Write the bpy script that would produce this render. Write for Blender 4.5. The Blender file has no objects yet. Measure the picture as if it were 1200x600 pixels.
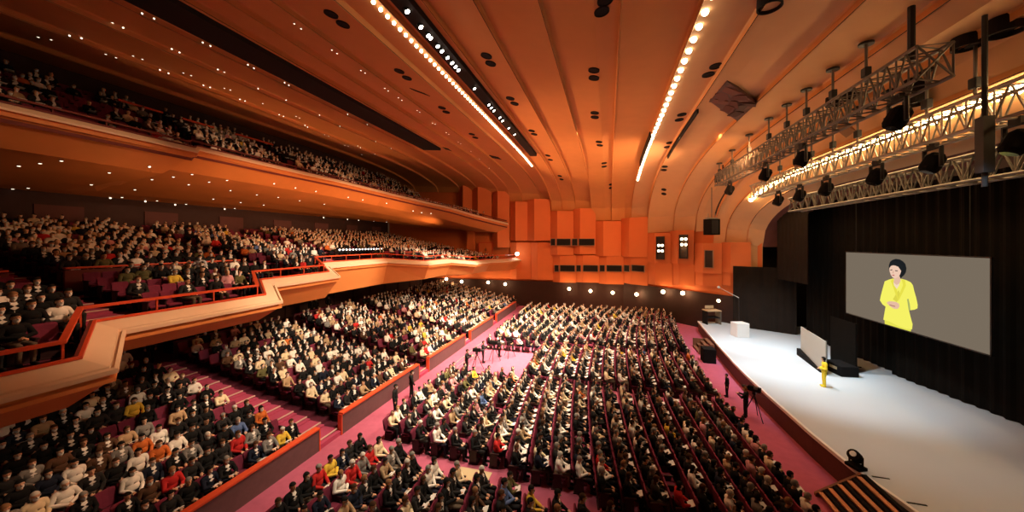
import bpy, bmesh, math, random
import numpy as np
from mathutils import Vector, Matrix, Quaternion
from mathutils.bvhtree import BVHTree
random.seed(11)
rng = np.random.default_rng(11)
scene = bpy.context.scene
C = scene.collection

# ------------------------------------------------------------------ camera
F, CX, HY, CAMZ = 400.0, 600.0, 284.0, 9.6
YAW = math.atan(113 / 400)
SN, CS = math.sin(YAW), math.cos(YAW)
cam_d = bpy.data.cameras.new('camera')
cam = bpy.data.objects.new('camera', cam_d)
C.objects.link(cam)
cam.location = (0, 0, CAMZ)
cam.rotation_euler = (math.pi / 2, 0, YAW)
cam_d.sensor_width = 36
cam_d.lens = 12
cam_d.shift_y = -16 / 1200
cam_d.clip_end = 300
scene.camera = cam
CAM = Vector((0, 0, CAMZ))


def ray_dir(px, py):
    a, b = (px - CX) / F, (HY - py) / F
    return Vector((a * CS - SN, a * SN + CS, b))


def P(px, py, X=None, Y=None, Z=None):
    """point of the place seen at a photo pixel, on a plane X=, Y= or Z= (Z above the hall floor)"""
    d = ray_dir(px, py)
    t = X / d.x if X is not None else Y / d.y if Y is not None else (Z - CAMZ) / d.z
    return CAM + d * t


def pix(p):
    x, y, z = p[0], p[1], p[2] - CAMZ
    d = y * CS - x * SN
    if d < 0.3:
        return (-9999, -9999, d)
    return (CX + F * (x * CS + y * SN) / d, HY - F * z / d, d)


def interp(tab, x):
    if x <= tab[0][0]:
        return tab[0][1]
    for (a, va), (b, vb) in zip(tab, tab[1:]):
        if x <= b:
            return va + (vb - va) * (x - a) / (b - a)
    return tab[-1][1]


# ------------------------------------------------------------------ materials
def nodes_of(m):
    m.use_nodes = True
    return m.node_tree.nodes, m.node_tree.links, m.node_tree.nodes['Principled BSDF']


def mat(name, col, rough=.7, noise=0.0, scale=8.0, metal=0.0, bump=0.0, spec=.3):
    m = bpy.data.materials.new(name)
    n, l, b = nodes_of(m)
    b.inputs['Base Color'].default_value = (*col, 1)
    b.inputs['Roughness'].default_value = rough
    b.inputs['Metallic'].default_value = metal
    b.inputs['Specular IOR Level'].default_value = spec
    if noise or bump:
        tc = n.new('ShaderNodeTexCoord')
        nz = n.new('ShaderNodeTexNoise')
        nz.inputs['Scale'].default_value = scale
        nz.inputs['Detail'].default_value = 4
        l.new(tc.outputs['Object'], nz.inputs['Vector'])
        if noise:
            mx = n.new('ShaderNodeMix')
            mx.data_type = 'RGBA'
            mx.inputs['A'].default_value = (*[c * (1 - noise) for c in col], 1)
            mx.inputs['B'].default_value = (*[min(1, c * (1 + noise)) for c in col], 1)
            l.new(nz.outputs['Fac'], mx.inputs['Factor'])
            l.new(mx.outputs['Result'], b.inputs['Base Color'])
        if bump:
            bp = n.new('ShaderNodeBump')
            bp.inputs['Strength'].default_value = bump
            l.new(nz.outputs['Fac'], bp.inputs['Height'])
            l.new(bp.outputs['Normal'], b.inputs['Normal'])
    return m


def emis(name, col, s):
    m = bpy.data.materials.new(name)
    n, l, b = nodes_of(m)
    b.inputs['Base Color'].default_value = (*col, 1)
    b.inputs['Emission Color'].default_value = (*col, 1)
    b.inputs['Emission Strength'].default_value = s
    return m


def objcol(name, rough=.85, attr=False, noise=.15):
    m = bpy.data.materials.new(name)
    n, l, b = nodes_of(m)
    b.inputs['Roughness'].default_value = rough
    b.inputs['Specular IOR Level'].default_value = .15
    if attr:
        a = n.new('ShaderNodeAttribute')
        a.attribute_name = 'col'
        src = a.outputs['Color']
    else:
        a = n.new('ShaderNodeObjectInfo')
        src = a.outputs['Color']
    l.new(src, b.inputs['Base Color'])
    return m


M = dict(
    ceil=mat('ceiling_plaster', (.66, .29, .095), .75, .06, 1.2),
    ceil_stage=mat('ceiling_plaster_by_stage', (.64, .36, .17), .75, .06, 1.2),
    wall=mat('orange_wall_panel', (.74, .20, .06), .7, .05, 1.0),
    dado=mat('dark_brown_wall', (.036, .014, .010), .7, .2, 2),
    rear=mat('purple_brown_wall', (.06, .032, .032), .8, .2, 2),
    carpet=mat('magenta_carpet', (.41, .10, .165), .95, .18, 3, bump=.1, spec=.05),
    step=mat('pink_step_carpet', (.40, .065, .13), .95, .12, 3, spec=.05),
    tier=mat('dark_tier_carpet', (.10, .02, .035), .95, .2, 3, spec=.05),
    ledge=mat('cream_ledge', (.80, .58, .40), .55, .04, 2),
    fascia=mat('orange_soffit', (.72, .26, .075), .6, .06, 1.5),
    soffit=mat('orange_underside', (.72, .27, .085), .6, .12, .6),
    rail=mat('red_rail', (.68, .085, .03), .4, .1, 6),
    parapet=mat('dark_red_parapet', (.16, .03, .025), .7, .15, 4),
    balus=mat('balustrade_boards', (.13, .065, .07), .7, .2, 5),
    black=mat('black_cloth', (.012, .011, .011), .9, .3, 3, spec=.05),
    blackm=mat('black_metal', (.02, .02, .022), .5),
    drape=mat('black_drape', (.009, .0075, .006), .95, .3, 2, spec=.05),
    wing=mat('stage_wing_wall', (.02, .015, .012), .9, .25, 1.5, spec=.05),
    stage=mat('white_stage_floor', (.52, .60, .66), .55, .03, .5),
    stagefront=mat('stage_front_wood', (.10, .033, .018), .6, .25, 5),
    white=mat('white_paint', (.82, .82, .81), .5),
    wood=mat('brown_stair_wood', (.17, .07, .035), .6, .25, 6),
    tread=mat('light_tread', (.62, .28, .13), .6, .15, 6),
    alu_shade=mat('shaded_truss_metal', (.17, .16, .14), .5, .1, 6, metal=.5),  # darker copy of the truss aluminium, weak light put into its colour
    nose=mat('pale_step_nosing', (.62, .42, .36), .6),
    alu=mat('truss_aluminium', (.38, .35, .30), .45, .1, 6, metal=.6),
    grey=mat('grey_metal', (.16, .14, .12), .5, metal=.3),
    port=mat('dark_opening', (.012, .008, .007), .9),
    slot=mat('slot_black', (.018, .013, .01), .9),
    glass=mat('dark_glass', (.02, .018, .018), .15, spec=.5),
    wframe=mat('window_frame', (.35, .22, .14), .5),
    tan=mat('tan_board', (.55, .42, .25), .6),
    pipe=mat('steel_pipe', (.5, .45, .4), .4, metal=.5),
    cloth=objcol('person_cloth'), skin=objcol('person_skin', .6), crowd=objcol('crowd_surface', .85, True),
    seatf=mat('maroon_seat_fabric', (.175, .028, .058), .9, .2, 12, spec=.1),
    seatw=mat('seat_dark_wood', (.035, .012, .014), .55, .2, 9),
    bulb=emis('bulb_glow', (1, .80, .55), 14),
    bulb_s=emis('stage_bulb_glow', (1, .66, .30), 30),
    lamp=emis('spot_glow', (1, .93, .8), 18),
    dl=emis('downlight_glow', (1, .88, .68), 2.2),
    globe=emis('globe_glow', (1, .78, .48), 9),
    led=emis('led_glow', (1, .97, .92), 3),
    scr=None,
)

# ------------------------------------------------------------------ mesh helpers
STRUCT = []   # (verts, faces) of the building, for the visibility tests


class MB:
    def __init__(self):
        self.v, self.f, self.mi = [], [], []

    def add(self, vs, fs, mi=0):
        o = len(self.v)
        self.v += [tuple(p) for p in vs]
        self.f += [tuple(i + o for i in f) for f in fs]
        self.mi += [mi] * len(fs)
        return self

    def box(self, c, s, rz=0, mi=0, M4=None):
        hx, hy, hz = s[0] / 2, s[1] / 2, s[2] / 2
        ca, sa = math.cos(rz), math.sin(rz)
        vs = []
        for z in (-hz, hz):
            for x, y in ((-hx, -hy), (hx, -hy), (hx, hy), (-hx, hy)):
                vs.append((c[0] + x * ca - y * sa, c[1] + x * sa + y * ca, c[2] + z))
        if M4:
            vs = [M4 @ Vector(v) for v in vs]
        return self.add(vs, [(3, 2, 1, 0), (4, 5, 6, 7), (0, 1, 5, 4), (1, 2, 6, 5), (2, 3, 7, 6), (3, 0, 4, 7)], mi)

    def prism(self, poly, z0, z1, mi=0):
        """plan polygon (counter-clockwise) extruded; z0 and z1 may be lists"""
        n = len(poly)
        za = z0 if isinstance(z0, (list, tuple)) else [z0] * n
        zb = z1 if isinstance(z1, (list, tuple)) else [z1] * n
        vs = [(p[0], p[1], z) for p, z in zip(poly, za)] + [(p[0], p[1], z) for p, z in zip(poly, zb)]
        fs = [tuple(range(n - 1, -1, -1)), tuple(range(n, 2 * n))]
        fs += [(i, (i + 1) % n, n + (i + 1) % n, n + i) for i in range(n)]
        return self.add(vs, fs, mi)

    def tube(self, pts, r, n=8, mi=0, cap=True):
        pts = [Vector(p) for p in pts]
        rs = r if isinstance(r, (list, tuple)) else [r] * len(pts)
        vs, up = [], None
        for i, p in enumerate(pts):
            t = (pts[min(i + 1, len(pts) - 1)] - pts[max(i - 1, 0)]).normalized()
            if up is None:
                up = Vector((0, 0, 1)) if abs(t.z) < .9 else Vector((1, 0, 0))
            a = t.cross(up).normalized()
            b = a.cross(t).normalized()
            up = b
            for k in range(n):
                th = 2 * math.pi * k / n
                vs.append(p + (a * math.cos(th) + b * math.sin(th)) * rs[i])
        fs = []
        for i in range(len(pts) - 1):
            for k in range(n):
                k2 = (k + 1) % n
                fs.append((i * n + k, i * n + k2, (i + 1) * n + k2, (i + 1) * n + k))
        if cap:
            fs.append(tuple(range(n - 1, -1, -1)))
            fs.append(tuple(range((len(pts) - 1) * n, len(pts) * n)))
        return self.add(vs, fs, mi)

    def lathe(self, prof, c, axis=(0, 0, 1), n=16, mi=0):
        """prof: (radius, height along axis)"""
        q = Vector((0, 0, 1)).rotation_difference(Vector(axis).normalized())
        vs, fs = [], []
        for r, h in prof:
            for k in range(n):
                th = 2 * math.pi * k / n
                vs.append(Vector(c) + q @ Vector((r * math.cos(th), r * math.sin(th), h)))
        for i in range(len(prof) - 1):
            for k in range(n):
                k2 = (k + 1) % n
                fs.append((i * n + k, i * n + k2, (i + 1) * n + k2, (i + 1) * n + k))
        fs.append(tuple(range(n - 1, -1, -1)))
        fs.append(tuple(range((len(prof) - 1) * n, len(prof) * n)))
        return self.add(vs, fs, mi)

    def ball(self, c, r, n=12, m=8, mi=0, s=(1, 1, 1)):
        vs, fs = [], []
        for i in range(m + 1):
            ph = math.pi * (i / m) - math.pi / 2
            rr = max(math.cos(ph), .02)
            for k in range(n):
                th = 2 * math.pi * k / n
                vs.append((c[0] + r * s[0] * rr * math.cos(th), c[1] + r * s[1] * rr * math.sin(th), c[2] + r * s[2] * math.sin(ph)))
        for i in range(m):
            for k in range(n):
                k2 = (k + 1) % n
                fs.append((i * n + k, i * n + k2, (i + 1) * n + k2, (i + 1) * n + k))
        fs.append(tuple(range(n - 1, -1, -1)))
        fs.append(tuple(range(m * n, (m + 1) * n)))
        return self.add(vs, fs, mi)

    def grid(self, rows, mi=0):
        m, n = len(rows), len(rows[0])
        fs = [(i * n + j, i * n + j + 1, (i + 1) * n + j + 1, (i + 1) * n + j) for i in range(m - 1) for j in range(n - 1)]
        return self.add([p for r in rows for p in r], fs, mi)

    def mesh(self, name, mats, smooth=False):
        me = bpy.data.meshes.new(name)
        me.from_pydata([tuple(v) for v in self.v], [], self.f)
        for m in (mats if isinstance(mats, (list, tuple)) else [mats]):
            me.materials.append(m)
        if any(self.mi):
            me.polygons.foreach_set('material_index', self.mi)
        if smooth:
            me.polygons.foreach_set('use_smooth', [True] * len(me.polygons))
        me.update()
        return me


def link(name, me, parent=None, loc=None):
    o = bpy.data.objects.new(name, me)
    C.objects.link(o)
    if loc is not None:
        o.location = loc
    if parent is not None:
        o.parent = parent
    return o


def fix_normals(me):
    bm = bmesh.new()
    bm.from_mesh(me)
    bmesh.ops.recalc_face_normals(bm, faces=bm.faces)
    bm.to_mesh(me)
    bm.free()


def obj(name, mb, mats, parent=None, smooth=False, bevel=0, recalc=True):
    me = mb.mesh(name, mats, smooth)
    if recalc:
        fix_normals(me)
    o = link(name, me, parent)
    if bevel:
        b = o.modifiers.new('bevel', 'BEVEL')
        b.width = bevel
        b.segments = 2
    return o


def struct(name, mb, mats, smooth=False, parent=None, hide=True, recalc=False, label=None):
    o = obj(name, mb, mats, parent, smooth, recalc=recalc)
    if parent is None:
        o['kind'] = 'structure'
        if label:
            o['label'] = label
    if hide:
        STRUCT.append(([tuple(v) for v in mb.v], list(mb.f)))
    return o


def tag(o, label, cat, group=None, kind=None):
    o['label'] = label
    o['category'] = cat
    if group:
        o['group'] = group
    if kind:
        o['kind'] = kind
    return o


def thing(name, label, cat, loc=(0, 0, 0), rz=0, group=None):
    o = bpy.data.objects.new(name, None)
    C.objects.link(o)
    o.location = loc
    o.rotation_euler = (0, 0, rz)
    o.empty_display_size = .2
    return tag(o, label, cat, group)


def Z(rel):
    return CAMZ + rel


ORD = ['', 'first', 'second', 'third', 'fourth', 'fifth', 'sixth', 'seventh', 'eighth', 'ninth', 'tenth', 'eleventh', 'twelfth', 'thirteenth',
       'fourteenth', 'fifteenth', 'sixteenth', 'seventeenth', 'eighteenth', 'nineteenth', 'twentieth']


def ordn(n):
    if n < len(ORD):
        return ORD[n]
    return '%d%s' % (n, {1: 'st', 2: 'nd', 3: 'rd'}.get(n % 10 if n % 100 not in (11, 12, 13) else 0, 'th'))


# ------------------------------------------------------------------ hall shape functions
B_TAB = [(-36, 11.4), (-18.5, 9.95), (-8.4, 9.05), (0, 8.35), (3.2, 8.05), (6, 7.75), (9.5, 7.2), (10.0, 6.6), (11.5, 6.3), (11.8, 5.3), (12.4, 4.9), (13.4, 4.1)]
ZT_TAB = [(-36, 8.6), (-20, 7.8), (-14, 6.7)]


def ztop(x):
    """height above the camera at which the vault meets the stepped wall panels"""
    if x < -14:
        return interp(ZT_TAB, x)
    return 6.25 if x < -8.1 else 4.65 if x < -2.25 else 3.1 if x < 4.9 else 1.25 if x < 10.75 else -.2


def Yf(x):      # far side wall in plan
    return 50 if x < 2 else 50 - (x - 2) * 10.5 / 11.4


def Xwall_pt(px, py, off=0.0):
    """point on the far wall (two planes in plan) seen at a pixel"""
    p = P(px, py, Y=50 - off)
    if p.x < 2:
        return p
    d = ray_dir(px, py)
    k = 10.5 / 11.4
    t = (50 - off + 2 * k) / (d.y + k * d.x)
    return CAM + d * t


def ceil_z(x, y, xm=None):
    b, zt, yf = interp(B_TAB, x), ztop(x if xm is None else xm), Yf(x)
    y0 = yf - (22 if x < 9 else 22 - (x - 9) * 2.0)
    if y <= y0:
        return Z(b)
    t = min(1, (y - y0) / (yf - y0))
    n = 2.3
    return Z(zt + (b - zt) * (1 - t ** n) ** (1 / n))


# ------------------------------------------------------------------ floor
FX = 9.4      # stage front side
mb = MB()
mb.box((-2.0, 24, -.1), (23.4, 56, .2))
struct('floor', mb, M['carpet'], label='magenta carpeted hall floor')

ROWS_R = 14
AISLES = (13.4, 22.0, 30.0, 38.0)
rear_x = lambda i: -13.6 - i * .88
rear_z = lambda i: .3 + .165 * i
tiers, steps = MB(), MB()
for i in range(ROWS_R):
    x1 = rear_x(i) + .42 if i else -13.05
    x0 = rear_x(i) - .46
    edges = [0.2]
    for a in AISLES:
        edges += [a - .65, a + .65]
    edges.append(50)
    for k in range(0, len(edges), 2):
        tiers.box(((x0 + x1) / 2, (edges[k] + edges[k + 1]) / 2, (rear_z(i) - .4) / 2), (x1 - x0, edges[k + 1] - edges[k], rear_z(i) + .4))
    for a in AISLES:
        steps.box(((x0 + x1) / 2, a, (rear_z(i) - .4) / 2), (x1 - x0 - .02, 1.3, rear_z(i) + .4))
        steps.box(((x0 + x1) / 2 + .22, a, (rear_z(i) - .4) / 2 - .045), (x1 - x0 - .02, 1.3, rear_z(i) + .4 - .09))
        steps.box((x1 - .01, a, rear_z(i) - .015), (.06, 1.28, .05), mi=1)
XB = rear_x(ROWS_R - 1) - .5
tiers.box(((XB - 29.5) / 2, 25, rear_z(ROWS_R - 1) / 2 - .2), (XB + 29.5, 50, rear_z(ROWS_R - 1) + .4))
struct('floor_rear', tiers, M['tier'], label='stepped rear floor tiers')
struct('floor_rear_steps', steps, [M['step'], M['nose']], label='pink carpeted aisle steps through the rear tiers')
mb = MB()
mb.box((-29.6, 25, 3), (.2, 50, 6))
for k in range(17):
    mb.box((-29.45, 1.5 + k * 3, 3), (.12, .5, 6))
struct('wall_rear', mb, M['rear'], label='dark purple rear wall below the balcony')

# ------------------------------------------------------------------ balconies
def mirror(pts):
    return pts + [(x, 50 - y, z) for x, y, z in reversed(pts)]


LOW = [(-12.6, 1.0, -3.4), (-12.66, 5.95, -3.4), (-15.16, 7.3, -2.9), (-15.4, 13.1, -2.9), (-17.67, 14.6, -2.4), (-18.1, 19.8, -2.4), (-21.1, 22.0, -1.95),
       (-21.1, 29.3, -1.95), (-17.9, 31.8, -2.3), (-17.6, 36.3, -2.3), (-15.3, 38.4, -2.62), (-15.1, 43.0, -2.65), (-12.9, 45.0, -2.6), (-12.5, 49.9, -2.65)]
LOWB = [-4.3, -4.3, -3.75, -3.75, -3.78, -3.85, -4.2, -4.2, -3.9, -3.85, -3.9, -3.9, -3.9, -3.9]
UP = [(-22.6, .6, 5.3), (-22.6, 13.9, 5.2), (-25.2, 15.6, 5.95), (-25.6, 22, 6.0), (-25.6, 28, 6.0), (-24.6, 33.5, 5.65), (-22.4, 37.0, 5.05), (-19.8, 40.5, 4.4), (-17.6, 43.5, 3.65), (-15.6, 46.6, 3.05), (-14.4, 49.0, 2.72)]


def offset(pts, d):
    """shift a plan polyline to its -X side by d, mitred"""
    out = []
    n = len(pts)
    for i in range(n):
        p = Vector(pts[i][:2])
        ns = []
        for a, b in ((i - 1, i), (i, i + 1)):
            if a >= 0 and b < n:
                t = (Vector(pts[b][:2]) - Vector(pts[a][:2])).normalized()
                ns.append(Vector((-t.y, t.x)))
        m = sum(ns, Vector((0, 0))).normalized()
        k = d / max(.55, m.dot(ns[0]))
        q = p + m * k
        out.append((q.x, min(max(q.y, .0), 49.9), pts[i][2]))
    return out


def band(mb, pts, prof, mi=0):
    """sweep a profile of (inward offset, dz) along a polyline"""
    rows = []
    for d, dz in prof:
        o = offset(pts, d) if d else pts
        rows.append([(p[0], p[1], Z(p[2] + dz)) for p in o])
    mb.grid(rows, mi)
    return mb


UPB = [p[2] - 1.35 for p in UP]


def balcony(name, pts, bots, back_x, back_z, depth, label, w=.7, rise=.35, rail_up=.42):
    root = thing(name, label, 'balcony')
    lip = [(w, rise), (.17, .085), (.16, .0), (.09, .0), (.08, .06), (0, .02), (0, -.1)] if w > .4 else [(w, rise), (.03, .03), (0, 0), (0, -.1)]
    root['kind'] = 'structure'
    del root['category']
    m = band(MB(), pts, lip)
    struct('ledge', m, M['ledge'], parent=root)
    m = band(MB(), pts, [(0, -.1), (.16, -.12), (.16, -.2), (.05, -.22), (.05, -.32), (.2, -.34)])
    o1, o2 = offset(pts, .2), offset(pts, depth)
    m.grid([[(p[0], p[1], Z(p[2] - .34)) for p in o1], [(p[0], p[1], Z(b)) for p, b in zip(o2, bots)]])
    struct('fascia', m, M['fascia'], parent=root)
    o = offset(pts, depth)
    rows = [[(p[0], p[1], Z(b)) for p, b in zip(o, bots)]]
    for t in (.25, .27, .5, .52, .75, .77, 1.0):
        dz = -.0 if t in (.25, .5, .75) else .0
        r = []
        for p, b in zip(o, bots):
            x = p[0] + (back_x - p[0]) * t
            z = b + (back_z - b) * t
            st = .18 if t in (.25, .5, .75) else (0 if t in (.27, .52, .77) else .0)
            r.append((x, p[1], Z(z - st)))
        rows.append(r)
    struct('underside', MB().grid(rows), M['soffit'], parent=root)
    m = band(MB(), pts, [(w, rise), (w, rise + .06), (w + .1, rise + .06), (w + .12, rise - .75)])
    struct('parapet', m, M['parapet'], parent=root)
    a, b = w + .22, rise + rail_up
    m = band(MB(), pts, [(a, b), (a, b + .09), (a + .14, b + .09), (a + .14, b), (a, b)])
    obj('hand_rail', m, M['rail' if w > .4 else 'parapet'], root)
    m = band(MB(), pts, [(w - .06, rise - .01), (w - .06, rise + .07), (w + .02, rise + .07)])
    obj('lower_rail', m, M['rail' if w > .4 else 'parapet'], root)
    o = offset(pts, a + .07)
    for p, q in zip(o, o[1:]):
        L = math.hypot(q[0] - p[0], q[1] - p[1])
        k = max(1, int(L / 1.6))
        for i in range(k):
            t = i / k
            obj('rail_post', MB().box((p[0] + (q[0] - p[0]) * t, p[1] + (q[1] - p[1]) * t, Z(p[2] + (q[2] - p[2]) * t + rise + rail_up / 2 - .25)), (.05, .05, rail_up + .5)), M['rail' if w > .4 else 'parapet'], root)
    return root


balcony('balcony_lower', LOW, LOWB, -29.5, -4.3, .9, 'lower balcony with cream sawtooth ledge and red hand rail')
balcony('balcony_upper', UP, UPB, -36, 3.35, 1.5, 'upper balcony with cream lip above orange underside', w=.14, rise=.2, rail_up=.3)


def front_x(pts, y):
    for a, b in zip(pts, pts[1:]):
        if a[1] <= y <= b[1]:
            return a[0] + (b[0] - a[0]) * (y - a[1]) / max(1e-6, b[1] - a[1])
    return pts[0][0] if y < pts[0][1] else pts[-1][0]


def floor2(x, y=25):
    return Z(-3.9 + (-12.5 - x) * .19)


def floor3(x):
    return Z(4.95 + (-26 - x) * (.58 if x < -26 else .22))


AISLE2 = (8.0, 17.0, 25.0, 33.0, 42.0)


def tier_mesh(pts, xs, zf, back, name, clear, aisles, label):
    m, st = MB(), MB()
    ys = np.arange(.5, 49.6, .5)
    for i, x in enumerate(xs):
        x1, x0 = x + .45, x - .5
        run = None
        for y in list(ys) + [99]:
            inside = y < 50 and x1 < min(front_x(pts, max(.7, y - .9)), front_x(pts, y), front_x(pts, min(49, y + .9))) - clear + .3
            is_a = any(abs(y + .25 - a) < .6 for a in aisles)
            if inside and run is None:
                run = y
            if not inside and run is not None:
                z = zf(x)
                hr = min(.5, max(.1, z - zf(x + .93)))
                m.box((x1 - .02, (run + min(y, 50)) / 2, z - hr / 2), (.04, min(y, 50) - run, hr))
                m.box(((x0 + x1) / 2, (run + min(y, 50)) / 2, z - .06), (x1 - x0, min(y, 50) - run, .12))
                run = None
        for a in aisles:
            if x1 < front_x(pts, a) - clear + .3 and not (name.startswith('floor_b') and abs(x + 22) < .3):
                z = zf(x)
                st.box(((x0 + x1) / 2, a, z - .04), (x1 - x0 + .01, 1.1, .14))
                st.box((x1, a, z + .015), (.05, 1.08, .04), mi=1)
                st.box(((x0 + x1) / 2 + .24, a, z - .11), (x1 - x0 + .01, 1.1, .1))
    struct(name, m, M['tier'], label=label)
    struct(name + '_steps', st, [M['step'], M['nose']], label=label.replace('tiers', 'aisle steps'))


ROW2 = [-13.65 - i * .93 for i in range(24)]
ROW3 = [-16 - i * .9 for i in range(20)]
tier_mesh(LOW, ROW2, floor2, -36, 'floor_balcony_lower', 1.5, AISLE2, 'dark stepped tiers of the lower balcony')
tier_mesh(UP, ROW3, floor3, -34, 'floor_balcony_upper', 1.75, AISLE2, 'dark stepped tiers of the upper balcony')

# cross partitions of the lower balcony with red rails
PART = [(1.0, 7.3), (8.7, 15.8), (17.7, 24.3), (25.7, 32.3), (33.7, 41.3), (42.7, 49)]
for k, (a, b) in enumerate(PART):
    if k < 2 or k > 3:
        zt = Z(-1.1)
        words_ = ['at the near end', 'beside the balcony steps', '', '', 'towards the far wall', 'at the far wall'][k]
        r = thing('balcony_partition', 'dark cross partition with red rail on lower balcony, ' + words_, 'partition', (-22.05, (a + b) / 2, floor2(-21.5)), 0, 'cross partitions on the lower balcony')
        z0 = floor2(-21.5)
        hh = zt - z0
        m = MB().box((0, 0, hh / 2 - .04), (.12, b - a, hh - .08))
        obj('panel', m, M['parapet'], r)
        obj('rail', MB().box((0, 0, hh), (.2, b - a, .08)), M['rail'], r, bevel=.02)

mb = MB()
mb.box((-36.1, 25, Z(2.0)), (.2, 50, 6.4))
for k in range(9):
    mb.box((-35.95, 3 + k * 5.5, Z(1.2)), (.1, 2.2, 2.6), mi=1)
struct('wall_back', mb, [M['rear'], mat('mauve_door_panel', (.13, .055, .055), .8, .1, 2)], label='dark back wall of the lower balcony with mauve panels')
mb = MB().box((-34.4, 25, Z(9.6)), (.2, 50, 6))
struct('wall_back_upper', mb, M['rear'], label='dark back wall of the upper balcony')

# red rails among the upper balcony seats
for (a, b) in ((14.8, 17.2), (18.4, 20.6), (22.3, 25.8)):
    r = thing('aisle_rail', 'red rail behind the upper balcony seats, ' + ordn([14.8, 18.4, 22.3].index(a) + 1) + ' one from the near end', 'rail', (-31.6, (a + b) / 2, floor3(-31.6)), 0, 'red rails on the upper balcony')
    obj('top_rail', MB().box((0, 0, 1.35), (.14, b - a, .14)), M['rail'], r, bevel=.02)
    for s in (-1, 1):
        obj('post', MB().box((0, s * (b - a) / 2 * .9, .65), (.06, .06, 1.3)), M['blackm'], r)

# ------------------------------------------------------------------ ceiling
RIBR = [-3.09, -2.8, -2.5, -2.2, -1.95, -1.66, -1.5, -1.32, -1.07, -.895, -.73, -.528, -.274, .05, .372, .62, 1.0, 1.326, 1.71, 2.2]


def r2x(r):
    x = r * 8.3
    for _ in range(60):
        x = .6 * x + .4 * r * interp(B_TAB, x)
    return x


RIBX = [-36.0] + [r2x(r) for r in RIBR] + [13.4]
mb = MB()
ys = [-3, 3, 8, 13, 18, 22, 25] + list(np.linspace(26.5, 50, 34))
H = .26
for a, b in zip(RIBX, RIBX[1:]):
    if b - a < .15:
        continue
    hh = min(H, (b - a) * .22)
    xm = (a + b) / 2
    rows = []
    for t in (0, .02, .34, .67, .98, 1):
        x = a + (b - a) * t
        s = (t - .5) * (1 if x > 0 else -1)
        off = hh * s
        if t in (0, 1):
            off -= .06
        row = []
        for y in ys:
            yy = y if y <= 26 else 26 + (y - 26) * (Yf(x) - 26) / 24
            tt = max(0, (yy - (Yf(x) - 22)) / 22)
            # inward normal in the Y-Z section so the ribs carry on down the curve
            z1, z2 = ceil_z(x, yy - .2, xm), ceil_z(x, yy + .2, xm)
            ny, nz = (z2 - z1), -.4
            ln = math.hypot(ny, nz)
            ny, nz = ny / ln, nz / ln
            row.append((x, yy - max(0, -ny) * 0 + ny * (-off) * 1.0, ceil_z(x, yy, xm) + nz * (-off)))
        rows.append(row)
    mb.grid(rows, 1 if a > 2.5 else 0)
# close the steps between strips
struct('ceiling', mb, [M['ceil'], M['ceil_stage']], label='orange ribbed vaulted ceiling')
mb = MB()
for x in RIBX[1:-1]:
    top = [(x, y if y <= 26 else 26 + (y - 26) * (Yf(x) - 26) / 24) for y in ys]
    zs = [(ceil_z(p[0], p[1], x - .05), ceil_z(p[0], p[1], x + .05)) for p in top]
    mb.grid([[(p[0], p[1], min(q) - .14) for p, q in zip(top, zs)], [(p[0], p[1], max(q) + .3) for p, q in zip(top, zs)]])
struct('ceiling_steps', mb, M['ceil'], label='narrow step faces between the ceiling strips')


def bvh_of(parts):
    vs, fs = [], []
    for v, f in parts:
        o = len(vs)
        vs += v
        fs += [tuple(i + o for i in q) for q in f]
    return BVHTree.FromPolygons(vs, fs)


BV = bvh_of(STRUCT)


def hit(px, py):
    d = ray_dir(px, py).normalized()
    loc, nor, i, dist = BV.ray_cast(CAM, d)
    if loc is None:
        return None, None
    if nor.dot(d) > 0:
        nor = -nor
    return loc, nor


def slot(name, r0, r1, px_end, label, y_start=5.0, mat_='slot'):
    xa, xb = r2x(r0), r2x(r1)
    lo, _ = hit(*px_end)
    ye = lo.y
    m = MB()
    prof = []
    yy = np.linspace(y_start, ye, 26)
    up = [(xa, xb), ]
    rows = [[(xa, y, ceil_z(xa, y) + .1) for y in yy], [(xa, y, ceil_z(xa, y) - .34) for y in yy],
            [(xb, y, ceil_z(xb, y) - .34) for y in yy], [(xb, y, ceil_z(xb, y) + .1) for y in yy]]
    m.grid(rows)
    for k in (0, -1):
        m.add([r[k] for r in rows], [(0, 1, 2, 3)])
    o = obj(name, m, M[mat_])
    tag(o, label, 'lighting slot')
    return o


slot('lighting_slot', -1.86, -1.69, (501, 172), 'wide unlit black slot running along the dim left of the ceiling')
slot('lighting_slot', -.835, -.765, (618, 178), 'black ceiling slot holding the row of white spotlights')
slot('lighting_slot', .362, .38, (754, 192), 'thin dark ceiling slot just stageward of the bulb row', 27)
slot('lighting_slot', .628, .642, (790, 183), 'thin dark ceiling slot below the tiled ceiling opening', 22)


def disc(name, p, n, r, matn, label, cat, group, rim=None, th=.05):
    root = MB().lathe([(r, -.02), (r, th), (r * .93, th), (r * .9, th * .4)], (0, 0, 0), (0, 0, 1), 20)
    o = obj(name, root, M[matn])
    o.location = p
    o.rotation_mode = 'QUATERNION'
    o.rotation_quaternion = Vector((0, 0, 1)).rotation_difference(n)
    tag(o, label, cat, group)
    return o


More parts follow.
